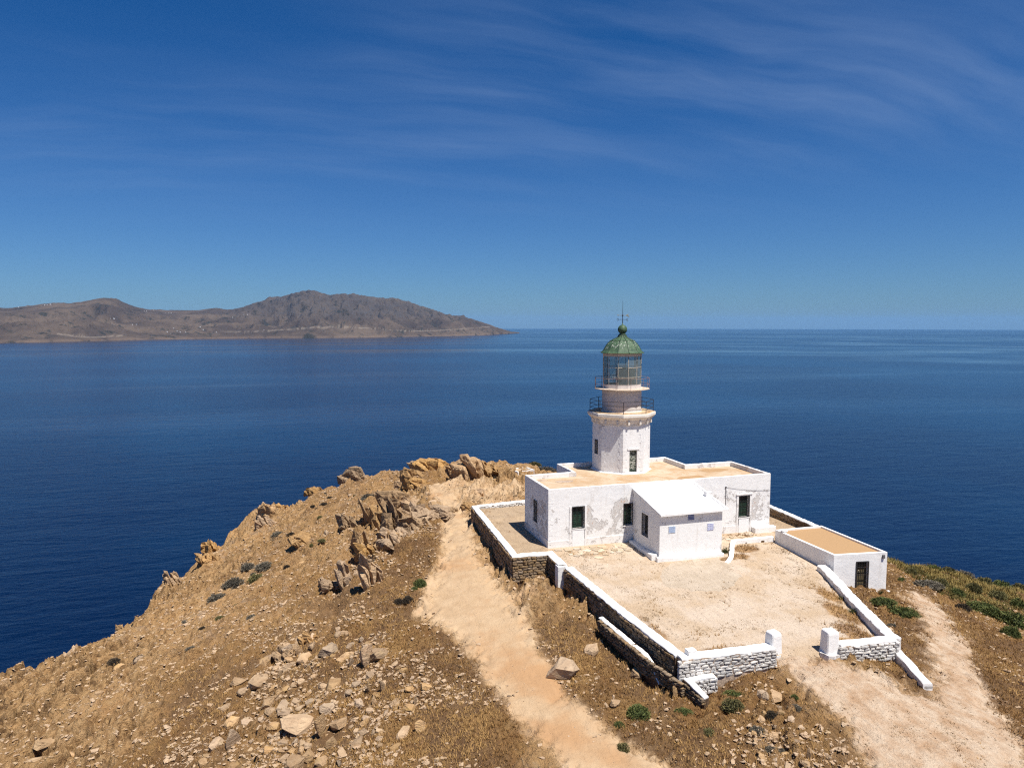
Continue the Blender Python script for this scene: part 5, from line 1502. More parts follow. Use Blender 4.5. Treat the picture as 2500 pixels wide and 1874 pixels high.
fz.lathe(TC, [(1.8, 15.46), (1.9, 15.48), (1.9, 15.74), (1.8, 15.76)], 12, n12, True)
fz.part('frieze', M_FRIEZE, tower)
DP = [(1.85, 15.73), (2.12, 15.75), (2.12, 15.79), (1.99, 15.84), (1.84, 16.0), (1.73, 16.2), (1.61, 16.42), (1.43, 16.66), (1.2, 16.87), (0.92, 17.04), (0.62, 17.17), (0.46, 17.27), (0.4, 17.4), (0.33, 17.5)]
dm = MB()
dm.lathe(TC, DP, 12, n12, False)
dome = dm.part('dome', M_DOME, tower)
PD = [octo(r_, 12, 22.5) for r_, _ in DP]
for i in range(12):
    rb = MB()
    for k in range(2, len(DP) - 1):
        a, b = PD[k][i], PD[k + 1][i]
        rb.tube((*a, DP[k][1]), (*b, DP[k + 1][1]), 0.032, 5)
    rb.part('rib', M_RIB, dome)
for i in (1, 3, 5, 7, 9, 11):
    x, y = octo(1.17, 12, 22.5)[i]
    MB().tube((x, y, 16.9), (x + (x - TC[0]) * 0.09, y + (y - TC[1]) * 0.09, 16.98), 0.03, 5).part('hook', M_IRON, dome)
lr = MB()
lr.lathe(TC, [(1.1, 16.9), (1.16, 16.93), (1.1, 16.97)], 12, n12, False)
lr.part('ledge_ring', M_DOME, dome)
bl = MB()
bl.lathe(TC, [(0.3, 17.48), (0.36, 17.5), (0.36, 17.56), (0.3, 17.58), (0.22, 17.6)] + [(0.45 * math.sin(t), 18.0 - 0.45 * math.cos(t)) for t in np.linspace(0.5, 2.95, 14)] + [(0.06, 18.45), (0.05, 18.6)], 24, 0, True)
bl.part('ball_finial', M_DOME, tower, True)
vn = MB()
vn.tube((*TC, 18.4), (*TC, 19.4), 0.035, 6, 0.03)
vn.tube((*TC, 19.4), (*TC, 20.78), 0.025, 6, 0.008)
vn.lathe(TC, [(0.02, 19.26), (0.09, 19.31), (0.09, 19.36), (0.02, 19.41)], 10, 0, True)
vn.lathe(TC, [(0.02, 18.72), (0.07, 18.75), (0.02, 18.78)], 8, 0, True)
vn.tube((TC[0] - 0.42, TC[1], 18.94), (TC[0] + 0.42, TC[1], 18.94), 0.016, 5)
vn.tube((TC[0], TC[1] - 0.42, 18.94), (TC[0], TC[1] + 0.42, 18.94), 0.016, 5)
vane = vn.part('weather_vane', M_IRON, tower)
lo_ = MB()
for i in range(12):
    t0, t1 = 2 * math.pi * i / 12, 2 * math.pi * (i + 1) / 12
    lo_.tube((TC[0] - 0.52 + 0.075 * math.cos(t0), TC[1], 18.94 + 0.11 * math.sin(t0)), (TC[0] - 0.52 + 0.075 * math.cos(t1), TC[1], 18.94 + 0.11 * math.sin(t1)), 0.018, 4)
lo_.part('letter_o', M_IRON, vane)
le = MB()
le.tube((TC[0] + 0.45, TC[1], 18.83), (TC[0] + 0.45, TC[1], 19.05), 0.02, 4)
for zz, l_ in ((18.84, 0.14), (18.94, 0.11), (19.04, 0.14)):
    le.tube((TC[0] + 0.45, TC[1], zz), (TC[0] + 0.45 + l_, TC[1], zz), 0.018, 4)
le.part('letter_e', M_IRON, vane)
ar = MB()
d_ = Vector((0.94, -0.34, -0.02))
c_ = Vector((*TC, 19.335))
ar.tube(c_ - d_ * 0.42, c_ + d_ * 0.3, 0.016, 5)
ar.tube(c_ - d_ * 0.42, c_ - d_ * 0.54, 0.06, 6, 0.004)
for s_ in (-1, 1):
    a = c_ + d_ * 0.3
    e = a + d_ * 0.24 + Vector((0.05, 0.09 * s_, 0.11 * s_))
    up = Vector((0, 0, 0.05))
    off = Vector((0.004, 0.012, 0))
    ar.add([a - up * .4 - off, e - up - off, e + up - off, a + up * .4 - off, a - up * .4 + off, e - up + off, e + up + off, a + up * .4 + off],
           [(0, 1, 2, 3), (7, 6, 5, 4), (0, 4, 5, 1), (1, 5, 6, 2), (2, 6, 7, 3), (3, 7, 4, 0)])
ar.part('arrow', M_BRASS, vane)

# ------------------------------------------------------------------ store house down the slope
SX0, SX1, SY0, SY1, SZ = 20.05, 24.6, -10.45, -3.0, 0.6
store = empty('store_house', "low white store with a flat tan roof and a barred door, beside the courtyard", 'store', (22.3, -6.7, -2.4))
SC = [(19.95, -10.2), (24.5, -10.85), (24.85, -3.1), (20.1, -2.95)]
sw = MB()
SFl = (Vector(SC[1]) - Vector(SC[0])).length
SD = (1.94, 2.98, -2.36, -0.06)
wall_face(sw, SC[0], SC[1], -4.2, SZ, [SD], 0.28)
for i in (1, 2, 3):
    wall_face(sw, SC[i], SC[(i + 1) % 4], -4.2, SZ)
sw.part('wall', M_STORE, store)
sin_ = inset(SC, 0.22)
sp_ = MB()
for i in range(4):
    j = (i + 1) % 4
    a, b, c, d = SC[i], SC[j], sin_[i], sin_[j]
    sp_.add([(*a, SZ), (*b, SZ), (*d, SZ + 0.012), (*c, SZ + 0.012), (*d, SZ - 0.2), (*c, SZ - 0.2)], [(0, 1, 2, 3), (3, 2, 4, 5)])
sp_.part('parapet', M_LIME, store)
sr = MB()
sr.add([(*p, SZ - 0.13) for p in sin_], [(0, 1, 2, 3)])
sr.part('roof', M_STORE_ROOF, store)
SF = Frame(SC[0], SC[1])
dd = MB()
SF.box(dd, SD[0], SD[1], -0.3, -0.24, SD[2], SD[3])
M_DOOR_BROWN = mat_plain("olive_brown_door", (0.1, 0.078, 0.04), 0.7, 0.3, 4)
sd = dd.part('door', M_DARK, store)
for i in range(6):
    a, b = SD[0] + 0.06 + i * 0.155, SD[0] + 0.06 + (i + 1) * 0.155 - 0.02
    pk = MB()
    SF.box(pk, a, b, -0.238, -0.19, SD[2] + 0.04, SD[3] - 0.25)
    pk.part('plank', M_DOOR_BROWN, sd)
fr_ = MB()
SF.box(fr_, SD[0] - 0.04, SD[0] + 0.04, 0.004, 0.05, SD[2], SD[3] + 0.04)
SF.box(fr_, SD[1] - 0.04, SD[1] + 0.04, 0.004, 0.05, SD[2], SD[3] + 0.04)
SF.box(fr_, SD[0] + 0.04, SD[1] - 0.04, 0.006, 0.05, SD[3] - 0.03, SD[3] + 0.05)
for zz in (0.22, 0.55, 0.82):
    z_ = SD[2] + (SD[3] - SD[2]) * zz
    SF.box(fr_, SD[0] + 0.04, SD[1] - 0.04, 0.008, 0.035, z_ - 0.025, z_ + 0.025)
sg = fr_.part('grille', M_IRON, store)
for i in range(7):
    s = SD[0] + 0.06 + (SD[1] - SD[0] - 0.12) * i / 6
    MB().tube(SF.p(s, 0.045, SD[2] + 0.02), SF.p(s, 0.045, SD[3] - 0.01), 0.012, 5).part('bar', M_IRON, sg)
MB().tube(SF.p(SD[0] + 0.16, 0.05, -0.7), SF.p(SD[0] + 0.16, 0.09, -0.7), 0.035, 8).part('padlock', M_MULLION, sg)
so = MB()
SF.box(so, 4.15, 4.33, 0.0, 0.12, 0.14, 0.42)
so.part('rain_spout', M_WIRE, store)
cu = MB()
for k in range(14):
    t0, t1 = k * 0.38, (k + 1) * 0.38
    q = Vector((20.35, -3.75, SZ + 0.1))
    R0, R1 = 0.26 - 0.008 * k, 0.26 - 0.008 * (k + 1)
    cu.tube(q + Vector((R0 * math.cos(t0), -R0 * math.sin(t0), 0)), q + Vector((R1 * math.cos(t1), -R1 * math.sin(t1), 0)), 0.09, 6)
cu.part('curled_spout', M_LIME, store)
sf = MB()
wobble_bar(sf, [(20.3, -10.42, -2.36), (24.6, -11.05, -2.42)], 0.1, 0.22, -3.4, 0.03, 0.4, 0.05, 31)
sf.part('footing', M_LIME_WORN, store)

# ------------------------------------------------------------------ boundary walls
lin = lambda a, b: (lambda t: a + (b - a) * t)


def stone_wall(name, label, cat, path, half_l, half_r, zbot, cap_h=0.12, core=M_MORTAR, cap=M_LIME, seed=1, group='white-topped boundary walls', cap_over=0.0, jit=0.03):
    """A wall with a rough core and a whitewashed capping; PATH is (x, y, ztop) along its centre."""
    mid = Vector(path[len(path) // 2])
    t = empty(name, label, cat, (mid.x, mid.y, mid.z - 1.0), group)
    c = MB()
    wobble_bar(c, [(x, y, z - cap_h * 0.5) for x, y, z in path], half_l - 0.02, half_r - 0.02, zbot, 0.02, 0.5, 0.02, seed)
    c.part('core', core, t)
    k = MB()
    wobble_bar(k, path, half_l + cap_over, half_r + cap_over, lambda p: p.z - cap_h - 0.03 * math.sin(p.x * 3.1 + p.y * 2.3), jit, 0.3, 0.045, seed + 1)
    k.part('capping', cap, t)
    return t


# terrace wall, west of the house
tw_ = stone_wall('terrace_wall', "high dark stone wall with a white top round the terrace beside the dirt path", 'wall',
                 [(2.7, 13.75, 0.55), (-2.85, 13.3, 0.48), (-3.62, -2.25, 0.46)], 0.29, 0.29, -2.0, seed=41)
dry_stones(tw_, (-3.13, 13.6), (-3.95, -2.55), lambda t: -1.35 - 0.25 * t, lambda t: 0.34, 0.30, (0.38, 0.72), 'tan', 5, limit=285)
dry_stones(tw_, (-2.5, 13.03), (2.6, 13.45), lambda t: 0.1, lambda t: 0.38, 0.16, (0.2, 0.5), 'pale', 6)
t2 = stone_wall('terrace_wall', "short tan stone wall where the white top turns the terrace corner", 'wall',
                [(-3.92, -2.25, 0.46), (-0.72, -2.42, 0.44), (-0.68, -4.95, 0.3)], 0.34, 0.34, -2.0, seed=43)
dry_stones(t2, (-3.93, -2.62), (-1.06, -2.78), lambda t: -1.62 + 0.12 * t, lambda t: 0.34, 0.22, (0.24, 0.56), 'tan', 8)
dry_stones(t2, (-1.04, -2.8), (-1.04, -4.5), lambda t: -1.5, lambda t: 0.3, 0.24, (0.25, 0.5), 'tan', 9)
eb = MB()
eb.prism([(-1.1, -4.5), (-1.1, -5.12), (-0.3, -5.12), (-0.3, -4.5)], -1.7, 0.18)
eb.part('end_block', M_LIME_WORN, t2, bevel=0.05)

# courtyard wall along the path side
LW = [(-0.25, -5.2, 0.12), (0.0, -8.5, -0.05), (0.38, -13.5, -0.28), (0.95, -19.45, -0.5)]
lw = stone_wall('courtyard_wall', "long dark stone wall with a white top along the brown verge side of the courtyard", 'wall', LW, 0.34, 0.34, -2.9, seed=47)
dry_stones(lw, (-0.62, -5.2), (0.1, -13.5), lambda t: -1.45 - 0.5 * t, lambda t: 0.02 - 0.4 * t, 0.26, (0.28, 0.62), 'tan', 12, limit=150)
dry_stones(lw, (0.02, -13.5), (0.6, -19.4), lambda t: -2.0 - 0.4 * t, lambda t: -0.4 - 0.22 * t, 0.26, (0.28, 0.6), 'tan', 13, limit=140)
# front wall and gate posts
fw = stone_wall('front_wall', "low whitewashed rubble wall between the courtyard corner and the first gate post", 'wall',
                [(0.75, -19.62, -0.5), (4.3, -19.78, -0.55), (6.9, -19.85, -0.6)], 0.4, 0.4, -2.6, core=M_MORTAR_PALE, seed=51)
dry_stones(fw, (0.5, -20.05), (7.0, -20.27), lambda t: -1.95 + 0.2 * t, lambda t: -0.62 - 0.1 * t, 0.2, (0.26, 0.62), 'pale', 15, 0.015)
bk = MB()
bk.box(1.3, 1.85, -19.75, -19.32, -0.55, -0.22)
props(bk.part('cap_block', M_LIME_WORN, None, bevel=0.03), "small white block sitting on the corner of the front wall", 'block')


def gate_post(label, x, y, zb, h, a, rz):
    t = empty('gate_post', label, 'gate post', (x, y, zb), 'gate posts of the courtyard')
    b = MB()
    pr = [(a * 1.06, -0.5), (a * 1.0, 0.0), (a * 0.9, h * 0.86), (a * 0.85, h * 0.95), (a * 0.7, h)]
    V, F = [], []
    for k, (r_, z) in enumerate(pr):
        c_ = 0.16
        for sx, sy in ((-1, -1 + c_), (-1 + c_, -1), (1 - c_, -1), (1, -1 + c_), (1, 1 - c_), (1 - c_, 1), (-1 + c_, 1), (-1, 1 - c_)):
            V.append((sx * r_, sy * r_, z))
    m = 8
    for k in range(len(pr) - 1):
        for i in range(m):
            F.append((k * m + i, k * m + (i + 1) % m, (k + 1) * m + (i + 1) % m, (k + 1) * m + i))
    F.append(tuple(range((len(pr) - 1) * m, len(pr) * m)))
    me = mesh_from('pillar', V, F, M_LIME, True)
    me.polygons.foreach_set('use_smooth', [False] * len(me.polygons))
    link('pillar', me, t, rot=(0, 0, rz))
    f = MB()
    pts = []
    g = random.Random(int(x * 10))
    for i in range(14):
        r_ = a * g.uniform(1.35, 1.9)
        pts.append((x + r_ * math.cos(i * 0.449), y + r_ * 0.85 * math.sin(i * 0.449), zb + g.uniform(0.02, 0.08)))
    f.prism(pts, zb - 0.4, zb + 0.05)
    f.part('footing', M_LIME_WORN, t)
    return t


gate_post("white gate post at the end of the long front wall", 7.2, -19.6, -1.22, 1.34, 0.385, 0.05)
gate_post("white gate post with a dark crack, at the start of the short rubble wall", 10.55, -20.5, -1.22, 1.38, 0.42, -0.12)
fw2 = stone_wall('front_wall', "short whitewashed rubble wall between the cracked gate post and the side wall", 'wall',
                 [(10.9, -20.75, -0.62), (14.75, -21.05, -0.66)], 0.36, 0.36, -2.6, core=M_MORTAR_PALE, seed=55)
dry_stones(fw2, (10.75, -21.14), (14.95, -21.45), lambda t: -1.72 - 0.2 * t, lambda t: -0.76, 0.21, (0.26, 0.6), 'pale', 18, 0.015)
# side wall up to the store
rw = stone_wall('side_wall', "worn white wall climbing from the gate corner to the store", 'wall',
                [(15.0, -21.2, -0.68), (14.95, -20.8, -0.66), (17.0, -15.6, -0.6), (19.3, -10.1, -0.42), (19.48, -9.4, -0.4)], 0.36, 0.36, -3.0, cap_h=0.1, core=M_LIME_WORN, seed=59, jit=0.045)
# descending kerbs outside the corners
k1 = stone_wall('kerb_wall', "white kerb running down from the side wall corner into the dry grass", 'kerb',
                [(15.0, -21.3, -1.42), (14.65, -22.7, -1.7), (14.25, -24.2, -2.0)], 0.27, 0.27, -3.4, cap_h=0.25, core=M_LIME_WORN, seed=61, group='white kerbs')
st_ = stone_wall('retaining_wall', "low rubble retaining wall with a white top under the long courtyard wall", 'wall',
                 [(-0.6, -11.9, -1.08), (-0.43, -14.5, -1.12), (-0.2, -17.4, -1.22), (-0.05, -18.5, -1.75), (0.0, -19.0, -2.3)], 0.18, 0.18, -3.2, cap_h=0.05, cap=M_LIME_WORN, seed=63)
dry_stones(st_, (-0.92, -12.2), (-0.5, -17.6), lambda t: -1.75 - 0.55 * t, lambda t: -1.12 - 0.08 * t, 0.2, (0.22, 0.5), 'tan', 22, 0.08)
dry_stones(st_, (-0.5, -17.5), (0.5, -20.6), lambda t: -2.35, lambda t: -1.2 - 0.45 * t, 0.2, (0.2, 0.46), 'tan', 23, 0.1)
k2 = stone_wall('kerb_wall', "short curved white kerb at the foot of the front wall corner", 'kerb',
                [(2.6, -20.35, -1.5), (1.0, -20.3, -1.56), (1.05, -21.0, -1.66), (1.3, -21.7, -1.95)], 0.2, 0.2, -2.9, cap_h=0.14, seed=65, group='white kerbs')
dry_stones(k2, (0.72, -20.3), (1.05, -21.8), lambda t: -2.45, lambda t: -1.72 - 0.3 * t, 0.2, (0.2, 0.4), 'tan', 24, 0.06)
dry_stones(k2, (1.2, -20.5), (2.75, -20.55), lambda t: -2.5, lambda t: -1.66, 0.2, (0.25, 0.5), 'pale', 25, 0.02)
# low kerbs between annex and store
k3 = stone_wall('kerb_wall', "low white kerb joining the store corner to the yard before the house", 'kerb',
                [(16.1, -2.55, -0.08), (18.4, -2.6, -0.06), (20.0, -2.75, 0.0)], 0.17, 0.17, -1.4, cap_h=0.5, seed=67, group='white kerbs')
k4 = stone_wall('kerb_wall', "low white kerb that flares out beside the annex weed", 'kerb',
                [(16.1, -2.5, -0.08), (15.0, -4.0, -0.2), (13.9, -5.5, -0.34), (13.2, -6.1, -0.5), (12.7, -6.25, -0.62)], 0.19, 0.19, -1.5, cap_h=0.5, seed=69, group='white kerbs')
# wall on the seaward terrace
sw_ = stone_wall('sea_wall', "stone wall with a white top above the sea behind the store", 'wall',
                 [(25.3, 6.3, 0.5), (25.05, 1.5, 0.48), (24.75, -3.0, 0.46)], 0.27, 0.27, -2.0, seed=71)
dry_stones(sw_, (24.78, -2.9), (25.02, 6.2), lambda t: -0.4, lambda t: 0.36, 0.3, (0.34, 0.7), 'tan', 27)
# water tank slab behind the house
ws = empty('water_tank', "low white water tank on bare ground behind the house corner", 'water tank', (8.2, 31.9, -0.6))
c_ = [(6.75, 32.7), (7.25, 30.55), (9.75, 31.4), (9.25, 33.4)]
w1 = MB()
for i in range(4):
    a, b = c_[i], c_[(i + 1) % 4]
    ii = inset(c_, 0.22)
    e, f = ii[i], ii[(i + 1) % 4]
    w1.add([(*a, -1.6), (*b, -1.6), (*b, -0.16), (*a, -0.16), (*f, -0.16), (*e, -0.16), (*f, -0.3), (*e, -0.3)], [(0, 1, 2, 3), (3, 2, 4, 5), (5, 4, 6, 7)])
w1.part('rim', M_LIME_WORN, ws)
MB().add([(*p, -0.24) for p in inset(c_, 0.2)], [(0, 1, 2, 3)]).part('lid', M_ROOF, ws)

# flat paving stones left in the courtyard before the house
g_ = random.Random(77)
PAVE = []
for _ in range(6):
    n = 9
    pts = []
    for i in range(n):
        t = 2 * math.pi * i / n + g_.uniform(-.2, .2)
        r_ = g_.uniform(0.38, 0.56)
        pts += [(r_ * math.cos(t), r_ * 0.8 * math.sin(t), 0.35), (r_ * 1.06 * math.cos(t), r_ * 0.85 * math.sin(t), -0.5)]
    PAVE.append(hull_mesh('paving_stone', pts, mat_rock("paving_schist", (0.5, 0.39, 0.27), (0.6, 0.49, 0.36), (0.2, 0.13, 0.08), (0.5, 0.36, 0.2), objspace=True) if not PAVE else PAVE[0].materials[0]))
for k in range(64):
    if k < 46:
        x, y = g_.uniform(0.6, 7.2), -0.45 - abs(g_.gauss(0, 1.2))
    else:
        x, y = g_.uniform(13.9, 19.8), g_.uniform(-2.2, -0.6)
    if y < -4.2:
        continue
    s_ = g_.uniform(0.35, 0.85)
    z = float(zat(x, y))
    link('paving_stone', g_.choice(PAVE), GROUND_OBJ[3], (x, y, z + 0.015), (g_.uniform(-.04, .04), g_.uniform(-.04, .04), g_.uniform(0, 6.28)), (s_, s_, 0.1))

# ------------------------------------------------------------------ loose rocks
_g = random.Random(21)


def rock_pts(dx, dy, dz, n, g, flat=0.0):
    pts = []
    for _ in range(n):
        v = Vector((g.gauss(0, 1), g.gauss(0, 1), g.gauss(0, 1))).normalized()
        m = max(abs(v.x), abs(v.y), abs(v.z))
        k = g.uniform(0.7, 1.0)
        v = v.lerp(v / m, k)                     # push the ball towards a box: slabs that split along flat faces
        pts.append((v.x * dx * g.uniform(0.86, 1.05), v.y * dy * g.uniform(0.86, 1.05), v.z * dz * g.uniform(0.88, 1.04)))
    return pts


def rough_rock(name, pts, mat, cuts=2, amp=0.05, seed=0, lay=6.0):
    """Hull, subdivided and broken up along its layers."""
    me = hull_mesh(name, pts, mat)
    bm = bmesh.new()
    bm.from_mesh(me)
    bmesh.ops.triangulate(bm, faces=bm.faces)
    for _ in range(cuts):
        bmesh.ops.subdivide_edges(bm, edges=[e for e in bm.edges if e.calc_length() > 0.12], cuts=1, use_grid_fill=False)
        bmesh.ops.triangulate(bm, faces=bm.faces)
    bm.normal_update()
    co = np.array([v.co for v in bm.verts])
    no = np.array([v.normal for v in bm.verts])
    a = co @ np.array([0.78, 0.3, 0.55])
    st = np.mod(a * lay + 0.8 * fbm(co[:, 0] * 2.2, co[:, 1] * 2.2, 2, seed), 1.0)
    d = (sst(st, 0.0, 0.25) - sst(st, 0.75, 1.0)) - 0.6 + 1.3 * (fbm(co[:, 0] * 2.6 + co[:, 2], co[:, 1] * 2.6 - co[:, 2], 3, seed + 5) - 0.5)
    for v, nn, dd in zip(bm.verts, no, d):
        v.co += Vector(nn) * float(dd * amp)
    bm.to_mesh(me)
    bm.free()
    return me


ROCKM = {0: [], 1: [], 2: [], 3: []}
for i in range(6):
    ROCKM[0].append(rough_rock('rock', rock_pts(0.5, 0.36, 0.17, 18, _g), M_ROCK, 1, 0.022, i, 14))
    ROCKM[1].append(rough_rock('rock', rock_pts(0.5, 0.4, 0.36, 20, _g), M_ROCK, 1, 0.03, i + 9, 9))
    ROCKM[2].append(rough_rock('rock', rock_pts(0.5, 0.28, 0.9, 18, _g), M_ROCK, 1, 0.03, i + 19, 6))
    ROCKM[3].append(rough_rock('rock', rock_pts(0.5, 0.42, 0.34, 40, _g), M_ROCK, 1, 0.03, i + 29, 7))

RUN = math.radians(47)      # the foliation runs along the ridge
taken = []
for k, (x, y, w_, h_, kd, lab) in enumerate(ROCKS):
    g = random.Random(k * 7 + 1)
    rad_ = max(0.3, w_ * 0.4)
    z = min(float(zat(x + a_ * rad_, y + b_ * rad_)) for a_, b_ in ((0, 0), (1, 0), (-1, 0), (0, 1), (0, -1))) + 0.03
    me = ROCKM[kd][k % 6]
    rz = RUN + g.uniform(-0.5, 0.5)
    if kd == 2:
        sx = max(0.36, w_ * 1.15)
        sz = max(0.6, h_ * 0.9) / 1.25
        sc = (sx, sx * 0.9, sz)
        rot = (g.uniform(-0.16, 0.16), g.uniform(-0.22, 0.1), rz)
        zz = z + sz * 0.42
    else:
        sx = max(0.32, w_ * 1.2)
        hh = {0: 0.34, 1: 0.72, 3: 0.66}[kd]
        sc = (sx, sx * g.uniform(0.85, 1.15), sx * g.uniform(0.85, 1.15) * (0.8 if kd == 1 else 1))
        rot = (g.uniform(-0.2, 0.2), g.uniform(-0.25, 0.15), rz)
        zz = z + hh * sx * 0.3
    o = link('rock', me, None, (x, y, zz), rot, sc)
    props(o, lab, 'rock', 'rocks lying on the headland')
    taken.append((x, y, sx * 0.5))

import re as _re


def short(lab):
    t = _re.split(r',| lying| standing| in the| with | at the| below| beside| touching| above| next to| under the| on the| cut by| half| pointing| sticking| leaning| split| throwing| just| near | of the| among| from the| growing| to the | behind| before', lab)[0].strip()
    return ' '.join(t.split()[:6])


SIZEW = lambda s, a, b: 'small' if s < a + (b - a) * 0.15 else ('large' if s > a + (b - a) * 0.5 else 'medium')
SHAPEW = {0: 'flat slab', 1: 'angular block', 2: 'wedge-shaped rock', 3: 'rounded rock'}
NAMED = [(x, y, lab) for x, y, w_, h_, kd, lab in ROCKS]
CRAGN = [(x, y, lab) for x, y, w_, h_, kd, lab in CRAGS]
# the many smaller rocks, zone by zone
ZONES = [
    (SCREE, 112, (0.34, 1.0), 'in the scree', 'rocks of the scree', 0.35),
    (RUBBLE, 28, (0.25, 0.6), 'in the rubble by the track', 'stones of the rubble heap by the track', 0.0),
    (BELT, 60, (0.45, 1.5), 'in the crag belt', 'rocks fallen from the crag belt', 1.0),
    (CLIFF, 30, (0.3, 0.9), 'on the cliff slope', 'rocks on the bare cliff slope', 1.0),
]
gz = np.random.default_rng(5)
for poly, count, (s0, s1), lab, grp, _ in ZONES:
    P = np.array(poly)
    lo, hi = P.min(0), P.max(0)
    n = 0
    tries = 0
    cl = gz.uniform(lo, hi, (9, 2))
    while n < count and tries < 6000:
        tries += 1
        if gz.random() < 0.55:
            x, y = cl[gz.integers(9)] + gz.normal(0, 1.5, 2)
        else:
            x, y = gz.uniform(lo, hi)
        if poly_sd(poly, np.array([x]), np.array([y]))[0][0] > 0 or mval(m_path, x, y) > 0.2:
            continue
        s = s0 + (s1 - s0) * gz.random() ** 1.6
        if any((x - a) ** 2 + (y - b) ** 2 < ((s * 0.5 + c) * 0.8) ** 2 for a, b, c in taken):
            continue
        kd = int(gz.choice([0, 1, 1, 2, 3], p=[0.4, 0.2, 0.1, 0.1, 0.2]))
        me = ROCKM[kd][int(gz.integers(6))]
        sc = (s, s * gz.uniform(0.8, 1.2), s * gz.uniform(0.8, 1.3) * (0.55 if kd == 2 else 1.0))
        z = min(float(zat(x + a_ * s, y + b_ * s)) for a_, b_ in ((0, 0), (.3, 0), (-.3, 0), (0, .3), (0, -.3))) + s * (0.12 if kd != 2 else 0.25) + (0.03 if kd == 0 else 0)
        o = link('rock', me, None, (x, y, z), (gz.uniform(-.35, .35), gz.uniform(-.4, .3), RUN + gz.normal(0, 0.5)), sc)
        near_ = min(NAMED if _ != 1.0 else CRAGN, key=lambda q: (q[0] - x) ** 2 + (q[1] - y) ** 2)
        lb = f"{SIZEW(s, s0, s1)} {SHAPEW[kd]} near the {short(near_[2])} {lab}"
        props(o, ' '.join(lb.split()[:16]), 'rock', grp)
        taken.append((x, y, s * 0.5))
        n += 1

# ------------------------------------------------------------------ crags
for k, (x, y, w_, h_, kd, lab) in enumerate(CRAGS):
    g = random.Random(900 + k)
    w_, h_ = (w_ * 1.25, h_ * 0.95) if 'skyline' in lab else (w_ * 1.35, h_ * 1.15)
    z = float(zat(x, y))
    bm_all = []
    nb = 14 if w_ > 1.5 else 7
    V, T, n0 = [], [], 0
    for b in range(nb + 2):
        big = b < 2
        t = (b / (nb + 1) - 0.5)
        cx = t * w_ * 1.05 + g.uniform(-0.1, 0.1) * w_
        cy = g.uniform(-0.32, 0.32) * w_
        hh = 1.15 * h_ * (g.uniform(0.8, 1.05) if big else g.uniform(0.35, 0.85))
        if big:
            cx *= 0.35
        wx = w_ * (g.uniform(0.18, 0.34) if kd == 0 else g.uniform(0.12, 0.24))
        wy = w_ * g.uniform(0.3, 0.75)
        me = rough_rock('tmp', rock_pts(wx * 0.72, wy * 0.8, hh * 0.62, 15, g), None, 3, 0.03 + 0.035 * min(1.6, wx), k * 13 + b, 2.0 / max(0.4, hh * 0.5))
        R_ = Euler((g.uniform(-0.12, 0.12), g.uniform(-0.42, -0.08), g.uniform(-0.3, 0.3))).to_matrix()
        co = np.empty(len(me.vertices) * 3, np.float32)
        me.vertices.foreach_get('co', co)
        co = co.reshape(-1, 3) @ np.array(R_).T + np.array([cx, cy, hh * 0.32])
        tri = np.empty(len(me.polygons) * 3, np.int32)
        me.polygons.foreach_get('vertices', tri)
        V.append(co)
        T.append(tri.reshape(-1, 3) + n0)
        n0 += len(co)
        bpy.data.meshes.remove(me)
    me = mesh_np('crag', np.concatenate(V), np.concatenate(T), M_CRAG, False)
    o = link('crag', me, None, (x, y, z - 0.1), (0, 0, 0.42 + g.uniform(-0.25, 0.25)))
    props(o, lab, 'crag', 'crags of the headland')

